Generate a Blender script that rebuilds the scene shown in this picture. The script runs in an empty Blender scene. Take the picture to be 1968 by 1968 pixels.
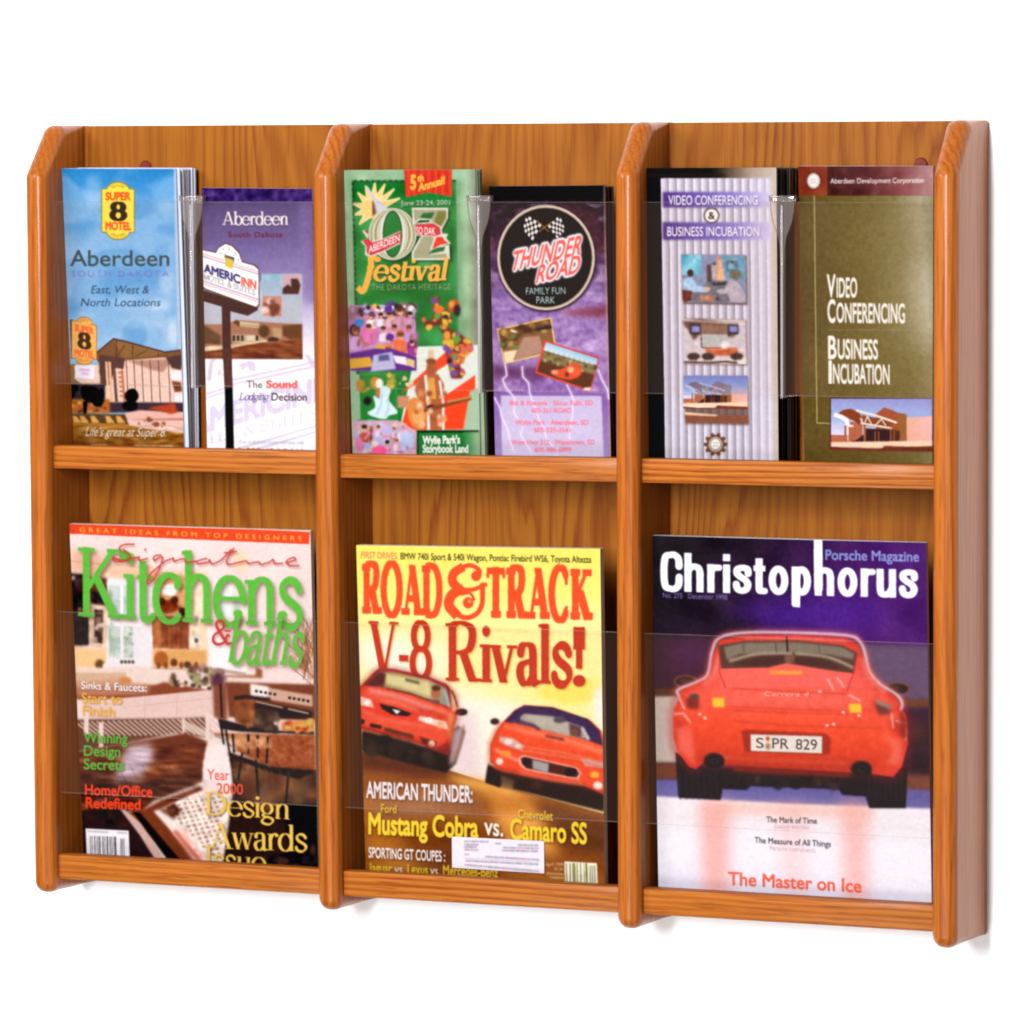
import bpy, bmesh, math, random
import numpy as np
from mathutils import Vector, Matrix

SC = bpy.context.scene
COL = SC.collection
R = math.radians

# ------------------------------------------------------------------ camera
CAM_POS = (1.80905, -3.44975, -0.00774)
CAM_ROT = (1.49278, 0.00518, 0.39238)
FPX = 9325.53                      # focal length in pixels of a 1968 px wide picture
cd = bpy.data.cameras.new('camera')
cd.sensor_width = 36.0
cd.lens = 36.0 * FPX / 1968.0
cd.clip_start = 0.1
cd.clip_end = 60
cam = bpy.data.objects.new('camera', cd)
cam.location = CAM_POS
cam.rotation_euler = CAM_ROT
COL.objects.link(cam)
SC.camera = cam

# ------------------------------------------------------------------ world, studio lamps and added fills
w = bpy.data.worlds.new('World')
SC.world = w
w.use_nodes = True
w.node_tree.nodes['Background'].inputs[0].default_value = (1.0, 0.985, 0.99, 1)
w.node_tree.nodes['Background'].inputs[1].default_value = 0.10


def area(name, loc, target, sx, sy, power, col=(1, 1, 1)):
    l = bpy.data.lights.new(name, 'AREA')
    l.shape = 'RECTANGLE'
    l.size, l.size_y, l.energy, l.color = sx, sy, power, col
    o = bpy.data.objects.new(name, l)
    o.location = loc
    d = Vector(target) - Vector(loc)
    o.rotation_euler = d.to_track_quat('-Z', 'Y').to_euler()
    COL.objects.link(o)
    return o


area('key_softbox', (0.53, -2.9, 0.48), (0.42, 0, -0.28), 0.36, 1.4, 168)
area('left_softbox', (-0.75, -1.9, 0.80), (0.35, 0, -0.30), 0.8, 0.9, 44)
area('side_fill', (2.3, -3.4, -0.3), (0.8, 0, -0.35), 0.7, 1.6, 14)  # added fill, lifts the wall shadow right of the rack
area('low_fill', (0.36, -2.4, -1.6), (0.38, 0, -0.6), 1.2, 0.8, 36)  # added fill from below, lightens the wall shadow under the rack

SC.view_settings.view_transform = 'Standard'
SC.view_settings.look = 'None'
SC.view_settings.exposure = 0.0
SC.view_settings.gamma = 1.0
SC.view_settings.use_curve_mapping = False
SC.cycles.filter_width = 2.0
SC.cycles.max_bounces = 8
SC.cycles.transparent_max_bounces = 16
SC.cycles.caustics_reflective = False
SC.cycles.caustics_refractive = False


# ------------------------------------------------------------------ helpers: tags, objects
def tag(o, label=None, cat=None, group=None, kind=None):
    if label: o['label'] = label
    if cat: o['category'] = cat
    if group: o['group'] = group
    if kind: o['kind'] = kind
    return o


def empty(name, loc):
    o = bpy.data.objects.new(name, None)
    o.location = loc
    o.empty_display_size = 0.02
    COL.objects.link(o)
    return o


def link(name, me, mat=None, parent=None):
    o = bpy.data.objects.new(name, me)
    if mat: me.materials.append(mat)
    COL.objects.link(o)
    if parent:
        o.parent = parent
        o.location = -Vector(parent.location)
    return o


def from_bm(name, bm, mat, parent=None, smooth=False):
    me = bpy.data.meshes.new(name)
    bmesh.ops.recalc_face_normals(bm, faces=bm.faces)
    bm.to_mesh(me)
    bm.free()
    if smooth:
        for p in me.polygons: p.use_smooth = True
        me.set_sharp_from_angle(angle=R(35))
    return link(name, me, mat, parent)


def box(bm, x0, x1, y0, y1, z0, z1, bev=0, seg=2):
    r = bmesh.ops.create_cube(bm, size=1)
    vs = r['verts']
    for v in vs:
        v.co = Vector((x0 + (v.co.x + .5) * (x1 - x0), y0 + (v.co.y + .5) * (y1 - y0), z0 + (v.co.z + .5) * (z1 - z0)))
    if bev:
        es = list({e for v in vs for e in v.link_edges})
        bmesh.ops.bevel(bm, geom=es, offset=bev, segments=seg, profile=.5, affect='EDGES')


# ------------------------------------------------------------------ materials
def s2l(c):
    c = np.asarray(c, dtype=np.float64)
    return np.where(c <= .04045, c / 12.92, ((c + .055) / 1.055) ** 2.4)


def hx(h):
    h = h.lstrip('#')
    return tuple(int(h[i:i + 2], 16) / 255 for i in (0, 2, 4))


def lin(h):
    return tuple(float(v) for v in s2l(hx(h))) + (1,)


def newmat(name):
    m = bpy.data.materials.new(name)
    m.use_nodes = True
    return m, m.node_tree, m.node_tree.nodes['Principled BSDF']


def oak(name, axis, tones, scale=1.0, seed=0.0, coat=.35, rough=.34, cathedral=0.0, pore=1.0, across=(1, 0, 0), freq=70.0, wig=1.1, gain=(1, 1, 1)):
    """stained oak; axis = grain direction; tones = dark, mid, light, pore colours"""
    m, nt, b = newmat(name)
    N, L = nt.nodes, nt.links
    tc = N.new('ShaderNodeTexCoord')
    oi = N.new('ShaderNodeObjectInfo')

    def mapped(sc, off=0.0):
        mp = N.new('ShaderNodeMapping')
        s = [1, 1, 1]
        g = {'X': 0, 'Y': 1, 'Z': 2}[axis]
        s = [sc[0]] * 3
        s[g] = sc[1]
        mp.inputs['Scale'].default_value = s
        mp.inputs['Location'].default_value = (seed + off, seed * 1.7 + off, seed * .6)
        ad = N.new('ShaderNodeVectorMath'); ad.operation = 'ADD'
        ml = N.new('ShaderNodeVectorMath'); ml.operation = 'SCALE'
        cb = N.new('ShaderNodeCombineXYZ')
        L.new(oi.outputs['Random'], cb.inputs[0]); L.new(oi.outputs['Random'], cb.inputs[1]); L.new(oi.outputs['Random'], cb.inputs[2])
        L.new(cb.outputs[0], ml.inputs[0]); ml.inputs['Scale'].default_value = 7.0
        L.new(tc.outputs['Object'], ad.inputs[0]); L.new(ml.outputs[0], ad.inputs[1])
        L.new(ad.outputs[0], mp.inputs[0])
        return mp

    def noise(sc, det=4, rg=.6, dist=0.0, off=0.0):
        n = N.new('ShaderNodeTexNoise')
        n.inputs['Scale'].default_value = 1.0
        n.inputs['Detail'].default_value = det
        n.inputs['Roughness'].default_value = rg
        n.inputs['Distortion'].default_value = dist
        L.new(mapped(sc, off).outputs[0], n.inputs['Vector'])
        return n

    def ramp(src, stops):
        r = N.new('ShaderNodeValToRGB')
        els = r.color_ramp.elements
        els[0].position, els[0].color = stops[0]
        els[1].position, els[1].color = stops[-1]
        for p, c in stops[1:-1]:
            e = els.new(p); e.color = c
        L.new(src, r.inputs[0])
        return r

    def mix(fac, a, bb, mode='MIX', f=1.0):
        mx = N.new('ShaderNodeMix'); mx.data_type = 'RGBA'; mx.blend_type = mode
        if fac is None: mx.inputs[0].default_value = f
        else: L.new(fac, mx.inputs[0])
        L.new(a, mx.inputs[6]); L.new(bb, mx.inputs[7])
        return mx.outputs[2]

    dark, mid, light, por = [tuple(a * g for a, g in zip(lin(t), gain)) + (1,) for t in tones]
    broad = noise((70 * scale, 2.6 * scale), 3, .55, .6)
    if cathedral:
        # growth rings: parallel lines across the board, bent into arches by a slow noise
        w_ = N.new('ShaderNodeTexNoise')
        w_.inputs['Scale'].default_value = 1.0; w_.inputs['Detail'].default_value = 2.5; w_.inputs['Roughness'].default_value = .5
        L.new(mapped((8.5, 1.7), 3.1).outputs[0], w_.inputs['Vector'])
        sx = N.new('ShaderNodeVectorMath'); sx.operation = 'DOT_PRODUCT'
        L.new(tc.outputs['Object'], sx.inputs[0]); sx.inputs[1].default_value = across
        ln = N.new('ShaderNodeMath'); ln.operation = 'MULTIPLY_ADD'; ln.inputs[1].default_value = freq
        L.new(sx.outputs['Value'], ln.inputs[0]); 
        rm = N.new('ShaderNodeMath'); rm.operation = 'MULTIPLY'; rm.inputs[1].default_value = 31.0
        L.new(oi.outputs['Random'], rm.inputs[0]); L.new(rm.outputs[0], ln.inputs[2])
        mu = N.new('ShaderNodeMath'); mu.operation = 'MULTIPLY_ADD'; mu.inputs[1].default_value = cathedral
        L.new(w_.outputs[0], mu.inputs[0]); L.new(ln.outputs[0], mu.inputs[2])
        n2 = noise((160, 5), 3, .6, .3, 5.0)
        ad = N.new('ShaderNodeMath'); ad.operation = 'MULTIPLY_ADD'; ad.inputs[1].default_value = wig
        L.new(n2.outputs[0], ad.inputs[0]); L.new(mu.outputs[0], ad.inputs[2])
        fr = N.new('ShaderNodeMath'); fr.operation = 'FRACT'
        L.new(ad.outputs[0], fr.inputs[0])
        base = ramp(fr.outputs[0], [(0.0, mid), (.10, dark), (.30, mid), (.55, light), (.92, light), (1.0, mid)]).outputs[0]
        soft = ramp(fr.outputs[0], [(0.0, mid), (.5, light), (1.0, mid)]).outputs[0]
        fade = N.new('ShaderNodeTexNoise'); fade.inputs['Scale'].default_value = 1.0; fade.inputs['Detail'].default_value = 2
        L.new(mapped((22, 3.0), 8.3).outputs[0], fade.inputs['Vector'])
        fm = ramp(fade.outputs[0], [(.42, (0, 0, 0, 1)), (.62, (1, 1, 1, 1))])
        base = mix(fm.outputs[0], base, soft)
        bb = ramp(broad.outputs[0], [(.3, (.80, .76, .70, 1)), (.65, (1.06, 1.06, 1.06, 1))]).outputs[0]
        base = mix(None, base, bb, 'MULTIPLY', .6)
    else:
        base = ramp(broad.outputs[0], [(.28, dark), (.48, mid), (.72, light)]).outputs[0]
    fine = noise((1000 * scale, 24 * scale), 4, .65, .2, 9.0)
    pr = ramp(fine.outputs[0], [(.38, (1, 1, 1, 1)), (.47, (0, 0, 0, 1))])
    f_ = N.new('ShaderNodeMath'); f_.operation = 'MULTIPLY'; f_.inputs[1].default_value = min(.55 * pore, .95)
    L.new(pr.outputs[0], f_.inputs[0])
    pc = N.new('ShaderNodeRGB'); pc.outputs[0].default_value = por
    colr = mix(f_.outputs[0], base, pc.outputs[0])
    L.new(colr, b.inputs['Base Color'])
    bp = N.new('ShaderNodeBump'); bp.inputs['Strength'].default_value = .10; bp.inputs['Distance'].default_value = .0006
    L.new(fine.outputs[0], bp.inputs['Height'])
    L.new(bp.outputs[0], b.inputs['Normal'])
    b.inputs['Roughness'].default_value = rough
    b.inputs['Specular IOR Level'].default_value = .05
    b.inputs['Coat Weight'].default_value = coat
    b.inputs['Coat Roughness'].default_value = .19
    b.inputs['Coat IOR'].default_value = 1.36
    return m


def plain(name, col, rough=.6, coat=0.0, noise_amt=0.0, sc=60):
    m, nt, b = newmat(name)
    N, L = nt.nodes, nt.links
    tc = N.new('ShaderNodeTexCoord'); n = N.new('ShaderNodeTexNoise')
    n.inputs['Scale'].default_value = sc; n.inputs['Detail'].default_value = 4
    L.new(tc.outputs['Object'], n.inputs['Vector'])
    r = N.new('ShaderNodeValToRGB')
    c = np.array(lin(col)[:3])
    r.color_ramp.elements[0].position = .3
    r.color_ramp.elements[1].position = .7
    r.color_ramp.elements[0].color = tuple(c * (1 - noise_amt)) + (1,)
    r.color_ramp.elements[1].color = tuple(np.minimum(c * (1 + noise_amt), 1)) + (1,)
    L.new(n.outputs[0], r.inputs[0]); L.new(r.outputs[0], b.inputs['Base Color'])
    b.inputs['Roughness'].default_value = rough
    b.inputs['Specular IOR Level'].default_value = .12
    b.inputs['Coat Weight'].default_value = coat
    return m


def paper_edge(name, a, c, step, each=False):
    """stacked page edges: stripes of two tones through the thickness"""
    m, nt, b = newmat(name)
    N, L = nt.nodes, nt.links
    tc = N.new('ShaderNodeTexCoord'); mp = N.new('ShaderNodeMapping')
    mp.inputs['Scale'].default_value = (step * .2, step, 2.0)
    n = N.new('ShaderNodeTexNoise'); n.inputs['Scale'].default_value = 1; n.inputs['Detail'].default_value = 3
    r = N.new('ShaderNodeValToRGB')
    r.color_ramp.elements[0].position = .35; r.color_ramp.elements[1].position = .62
    r.color_ramp.elements[0].color = lin(a); r.color_ramp.elements[1].color = lin(c)
    L.new(tc.outputs['Object'], mp.inputs[0]); L.new(mp.outputs[0], n.inputs['Vector'])
    if each:                           # every sheet its own tone
        oi = N.new('ShaderNodeObjectInfo'); L.new(oi.outputs['Random'], r.inputs[0])
    else: L.new(n.outputs[0], r.inputs[0])
    L.new(r.outputs[0], b.inputs['Base Color'])
    b.inputs['Roughness'].default_value = .55
    b.inputs['Specular IOR Level'].default_value = .12
    return m


def ink(name, rough=.5, coat=.01):
    m, nt, b = newmat(name)
    a = nt.nodes.new('ShaderNodeAttribute'); a.attribute_name = 'ink'
    nt.links.new(a.outputs['Color'], b.inputs['Base Color'])
    b.inputs['Roughness'].default_value = rough
    b.inputs['Specular IOR Level'].default_value = .02
    b.inputs['Coat Weight'].default_value = coat
    b.inputs['Coat Roughness'].default_value = .12
    return m


def clear(name, tint=(.97, .965, .96), haze=.02, gloss=1.0, hazecol=(.9, .75, .7)):
    """thin clear acrylic: lets light straight through, mirrors a little, very slight haze"""
    m = bpy.data.materials.new(name)
    m.use_nodes = True
    nt = m.node_tree; N, L = nt.nodes, nt.links
    N.remove(N['Principled BSDF'])
    out = N['Material Output']
    tr = N.new('ShaderNodeBsdfTransparent'); tr.inputs[0].default_value = tint + (1,)
    gl = N.new('ShaderNodeBsdfGlossy'); gl.inputs['Roughness'].default_value = .04
    df = N.new('ShaderNodeBsdfDiffuse'); df.inputs[0].default_value = hazecol + (1,)
    fr = N.new('ShaderNodeFresnel'); fr.inputs[0].default_value = 1.33
    mu = N.new('ShaderNodeMath'); mu.operation = 'MULTIPLY'; mu.inputs[1].default_value = gloss
    L.new(fr.outputs[0], mu.inputs[0])
    m1 = N.new('ShaderNodeMixShader'); m1.inputs[0].default_value = haze
    L.new(tr.outputs[0], m1.inputs[1]); L.new(df.outputs[0], m1.inputs[2])
    m2 = N.new('ShaderNodeMixShader')
    L.new(mu.outputs[0], m2.inputs[0]); L.new(m1.outputs[0], m2.inputs[1]); L.new(gl.outputs[0], m2.inputs[2])
    L.new(m2.outputs[0], out.inputs[0])
    return m


# ------------------------------------------------------------------ printing: a small painter that inks a cover
# A cover is a fine mesh; the painter works out the ink of every vertex (flat print: type, photos, tints).
def gauss(a, s):
    if s <= 0.05: return a
    r = int(math.ceil(s * 2.6)); k = np.exp(-.5 * (np.arange(-r, r + 1) / s) ** 2); k /= k.sum()
    p = np.pad(a, ((r, r), (r, r)))
    b = sum(k[i] * p[i:i + a.shape[0], :] for i in range(2 * r + 1))
    return sum(k[i] * b[:, i:i + a.shape[1]] for i in range(2 * r + 1))


def crom(pts, n=8, closed=False):
    p = [np.array(q, float) for q in pts]
    if len(p) < 3: return p
    out = []
    m = len(p)
    rng = range(m) if closed else range(m - 1)
    for i in rng:
        g = lambda j: p[j % m] if closed else p[min(max(j, 0), m - 1)]
        a, b, c, d = g(i - 1), g(i), g(i + 1), g(i + 2)
        for t in np.linspace(0, 1, n, endpoint=False):
            out.append(.5 * ((2 * b) + (c - a) * t + (2 * a - 5 * b + 4 * c - d) * t * t + (3 * b - a - 3 * c + d) * t ** 3))
    if not closed: out.append(p[-1])
    return out


GC = {}


def sans(s, b, sp):
    """triangles of a line of sans lettering"""
    k = (s, b, sp)
    if k not in GC:
        c = bpy.data.curves.new('lettering', 'FONT')
        c.body = s; c.resolution_u = 5; c.fill_mode = 'FRONT'; c.space_character = sp
        o = bpy.data.objects.new('lettering', c)
        me = o.to_mesh()
        v = np.array([q.co[:2] for q in me.vertices])
        tri = []
        for f in me.polygons:
            ix = list(f.vertices)
            for i in range(1, len(ix) - 1): tri.append(v[[ix[0], ix[i], ix[i + 1]]])
        if b > 0:                     # heavier cut: the letter spread by b in every direction
            dirs = [(b * math.cos(t), b * math.sin(t)) for t in np.linspace(0, 2 * math.pi, 12, endpoint=False)]
            tri = tri + [g + d for g in tri for d in dirs]
        o.to_mesh_clear()
        bpy.data.objects.remove(o); bpy.data.curves.remove(c)
        GC[k] = tri
    return GC[k]


# roman lettering with thick and thin strokes, each glyph a list of strokes
# V stem x,y0,y1 | S bar xc,y,len | D diagonal x0,y0,x1,y1,(T thick,t thin) | A arc cx,cy,rx,ry,a0,a1 | C curve pts | K heavy curve pts | O dot x,y,r
RG = {
 'i': (165, 'V 82 0 450;S 82 0 165;S 55 452 90;O 82 610 58'), 'l': (165, 'V 82 0 720;S 82 0 165;S 55 712 90'),
 't': (235, 'V 90 60 590;C 90 90 105 20 165 0 225 40;S 115 448 215'), 'c': (390, 'A 215 228 185 235 45 312;O 325 362 46'),
 'e': (425, 'A 215 228 185 235 5 318;S 215 255 330'), 'h': (430, 'V 85 0 720;S 85 0 165;S 60 712 90;C 90 330 150 430 240 462 320 410 335 300;V 335 0 320;S 335 0 165'),
 'n': (430, 'V 85 0 450;S 85 0 165;S 58 452 90;C 90 330 150 430 240 462 320 410 335 300;V 335 0 320;S 335 0 165'),
 'm': (660, 'V 85 0 450;S 85 0 165;S 58 452 90;C 90 330 150 430 230 462 300 410 315 300;V 315 0 320;S 315 0 150;C 320 330 380 430 460 462 530 410 545 300;V 545 0 320;S 545 0 150'),
 's': (350, 'K 295 370 250 440 165 465 80 420 75 340 135 270 220 222 295 160 300 75 225 2 130 0 65 50 50 110'),
 'a': (385, 'C 75 365 105 440 190 466 265 430 285 350;V 285 60 370;C 285 80 310 8 380 18;C 285 275 170 250 85 205 65 110 120 5 215 10 285 95;O 88 350 40'),
 'g': (400, 'A 185 295 140 165 0 360;K 120 150 70 95 115 45 240 25 330 -20 340 -110 255 -190 140 -192 50 -135 65 -50 130 10;S 335 440 100'),
 'w': (560, 'D 50 450 165 0 T;D 165 0 285 450 t;D 285 450 400 0 T;D 400 0 520 450 t;S 50 450 130;S 285 450 130;S 520 450 100'),
 'v': (380, 'D 45 450 190 0 T;D 190 0 335 450 t;S 50 450 140;S 335 450 110'),
 'r': (300, 'V 85 0 450;S 85 0 175;S 58 452 90;C 90 320 140 420 215 460;O 250 415 52'),
 'd': (430, 'A 190 228 160 235 0 360;V 345 0 720;S 322 712 90;S 380 8 80'), 'b': (420, 'V 82 10 720;S 58 712 90;A 238 228 160 235 0 360'),
 'o': (420, 'A 210 228 180 235 0 360'), 'u': (440, 'V 85 110 450;S 60 452 110;C 85 140 115 20 200 -5 285 50 340 140;V 345 0 450;S 322 452 100;S 380 8 80'),
 'f': (270, 'C 300 640 255 722 165 700 130 560;V 130 0 580;S 130 0 190;S 150 448 230;O 292 640 44'),
 'p': (430, 'V 85 -200 450;S 85 -200 165;S 58 452 90;A 238 228 160 235 0 360'),
 'A': (610, 'D 70 0 300 700 t;D 300 700 530 0 T;S 300 230 280;S 75 0 180;S 525 0 230'),
 'D': (640, 'V 120 0 700;S 110 694 210;S 110 6 210;C 120 695 270 700 450 640 560 470 560 230 450 60 270 0 120 5'),
 'I': (250, 'V 125 0 700;S 125 694 220;S 125 6 220'), 'K': (640, 'V 120 0 700;S 120 694 230;S 120 6 230;D 120 270 500 694 t;D 250 410 520 0 T;S 500 694 200;S 530 6 230'),
 'R': (590, 'V 120 0 700;S 110 694 210;S 120 6 230;C 120 695 300 700 440 640 460 520 410 400 280 350 120 350;D 300 350 470 0 T;S 520 6 140'),
 'O': (660, 'A 330 350 285 358 0 360'), 'Z': (560, 'S 280 690 440;S 280 10 460;D 470 690 90 10 T;D 70 690 60 560 t;D 500 10 515 150 t'),
 'V': (600, 'D 60 695 300 0 T;D 300 0 530 695 t;S 65 694 210;S 530 694 170'), 'T': (580, 'V 290 0 700;S 290 6 240;S 290 692 500;D 45 692 30 550 t;D 535 692 550 550 t'),
 'C': (600, 'A 320 350 275 358 48 312;D 515 690 515 480 t;D 510 20 525 180 t'),
 '8': (470, 'A 235 525 160 172 0 360;A 235 185 190 190 0 360'), '-': (240, 'S 120 240 190;S 120 262 190;S 120 218 190'), '!': (220, 'D 110 700 110 430 T;D 110 430 110 200 t;D 110 690 110 200 t;O 110 55 62'),
 '&': (640, 'K 560 260 500 250 420 70 270 -5 120 20 60 130 110 270 250 370 380 470 400 600 310 690 190 660 170 540 260 380 400 170 520 20 620 40;S 520 400 190'),
 ' ': (220, ''), '.': (150, 'O 75 45 50'), "'": (120, 'K 60 690 60 560'), 'S': (500, 'K 420 560 370 670 240 705 110 640 90 520 170 420 310 350 420 260 430 130 330 10 200 0 90 70 60 180'),
 'M': (760, 'V 110 0 700;D 110 700 370 0 T;D 370 0 640 700 t;V 640 0 700;S 110 6 190;S 640 6 230;S 90 694 160;S 660 694 160'), 'E': (560, 'V 120 0 700;S 280 692 430;S 280 8 440;S 240 360 280;D 490 692 500 560 t;D 500 8 515 150 t'),
 'L': (520, 'V 120 0 700;S 120 694 220;S 270 8 420;D 470 8 485 160 t'), 'U': (640, 'V 130 180 700;S 130 694 220;C 130 220 160 50 320 -5 470 50 510 220;D 510 200 510 694 t;S 510 694 170'),
}


# plain heavy narrow letters, even strokes
GG = {
 'C': (425, 'C 372 455 360 590 290 655 215 655 115 610 88 350 115 95 215 45 295 48 362 115 375 255'), 'h': (400, 'V 85 0 700;C 85 370 140 445 205 458 285 430 312 340;V 312 0 350'),
 'r': (265, 'V 85 0 510;C 88 360 130 440 245 452'), 'i': (170, 'V 85 0 510;V 85 575 700'),
 's': (360, 'C 290 365 275 440 180 462 90 430 82 360 150 295 235 245 285 165 255 80 175 48 92 80 68 160'), 't': (240, 'V 105 110 640;C 105 120 112 68 150 52 215 55;S 112 510 215'),
 'o': (395, 'A 198 255 118 208 0 360'), 'p': (400, 'V 85 -190 510;A 205 255 108 208 0 360'), 'u': (400, 'V 85 160 510;C 85 180 105 75 175 50 250 75 312 170;V 312 0 510'),
}


def roman(s, stem=95, hair=34, ser=None, sp=0, RG=RG):
    k = ('R', s, stem, hair, ser, sp, id(RG))
    if k in GC: return GC[k]
    ser = ser or hair
    out = []

    def quad(a, b, wd):
        a, b = np.array(a, float), np.array(b, float)
        d = b - a; n = np.hypot(*d)
        if n < 1e-6: return
        p = np.array([-d[1], d[0]]) / n * wd / 2
        out.append(np.array([a + p, a - p, b - p, b + p]))

    def disc(c, r):
        out.append(np.array([[c[0] + r * math.cos(t), c[1] + r * math.sin(t)] for t in np.linspace(0, 2 * math.pi, 12, endpoint=False)]))

    def pen(pts, heavy=False):
        for a, b in zip(pts[:-1], pts[1:]):
            d = np.array(b) - np.array(a); n = np.hypot(*d) + 1e-9
            f = abs(d[1]) / n
            wd = (hair * 1.0 + (stem - hair) * f ** 1.2) if not heavy else (hair * 1.15 + (stem - hair * 1.15) * (.25 + .6 * abs(d[0] * .7 - d[1] * .7) / n))
            quad(a, b, wd); disc(a, wd / 2); disc(b, wd / 2)
    x = 0
    for ch in s:
        adv, g = RG.get(ch, RG['o'])
        for st in filter(None, g.split(';')):
            t = st.split(); q = t[0]
            if q == 'D':
                v = [float(u) for u in t[1:5]]; wd = stem if t[5] == 'T' else hair * 1.2
                if abs(v[3] - v[1]) > .7 * abs(v[2] - v[0]):      # ends cut level
                    hw = wd / 2 * math.hypot(v[2] - v[0], v[3] - v[1]) / abs(v[3] - v[1])
                    out.append(np.array([(x + v[0] - hw, v[1]), (x + v[0] + hw, v[1]), (x + v[2] + hw, v[3]), (x + v[2] - hw, v[3])]))
                else: quad((x + v[0], v[1]), (x + v[2], v[3]), wd)
                continue
            v = [float(u) for u in t[1:]]
            if q == 'V': quad((x + v[0], v[1]), (x + v[0], v[2]), stem)
            elif q == 'S':
                wd = ser; yy = v[1] + (wd / 2 if v[1] <= 20 and v[1] >= -5 else (-wd / 2 if v[1] > 430 else 0))
                ln = max(v[2], stem + v[2] * .4)
                quad((x + v[0] - ln / 2, yy), (x + v[0] + ln / 2, yy), wd)
            elif q == 'A':
                aa = np.radians(np.linspace(v[4], v[5], 28)); pen([(x + v[0] + v[2] * math.cos(a), v[1] + v[3] * math.sin(a)) for a in aa])
            elif q in 'CK':
                pen(crom([(x + v[i], v[i + 1]) for i in range(0, len(v), 2)], 6), q == 'K')
            elif q == 'O': disc((x + v[0], v[1]), v[2] * (.55 + .45 * stem / 95))
        x += adv + sp + (stem - 95) * .8
    GC[k] = out
    return out


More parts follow.
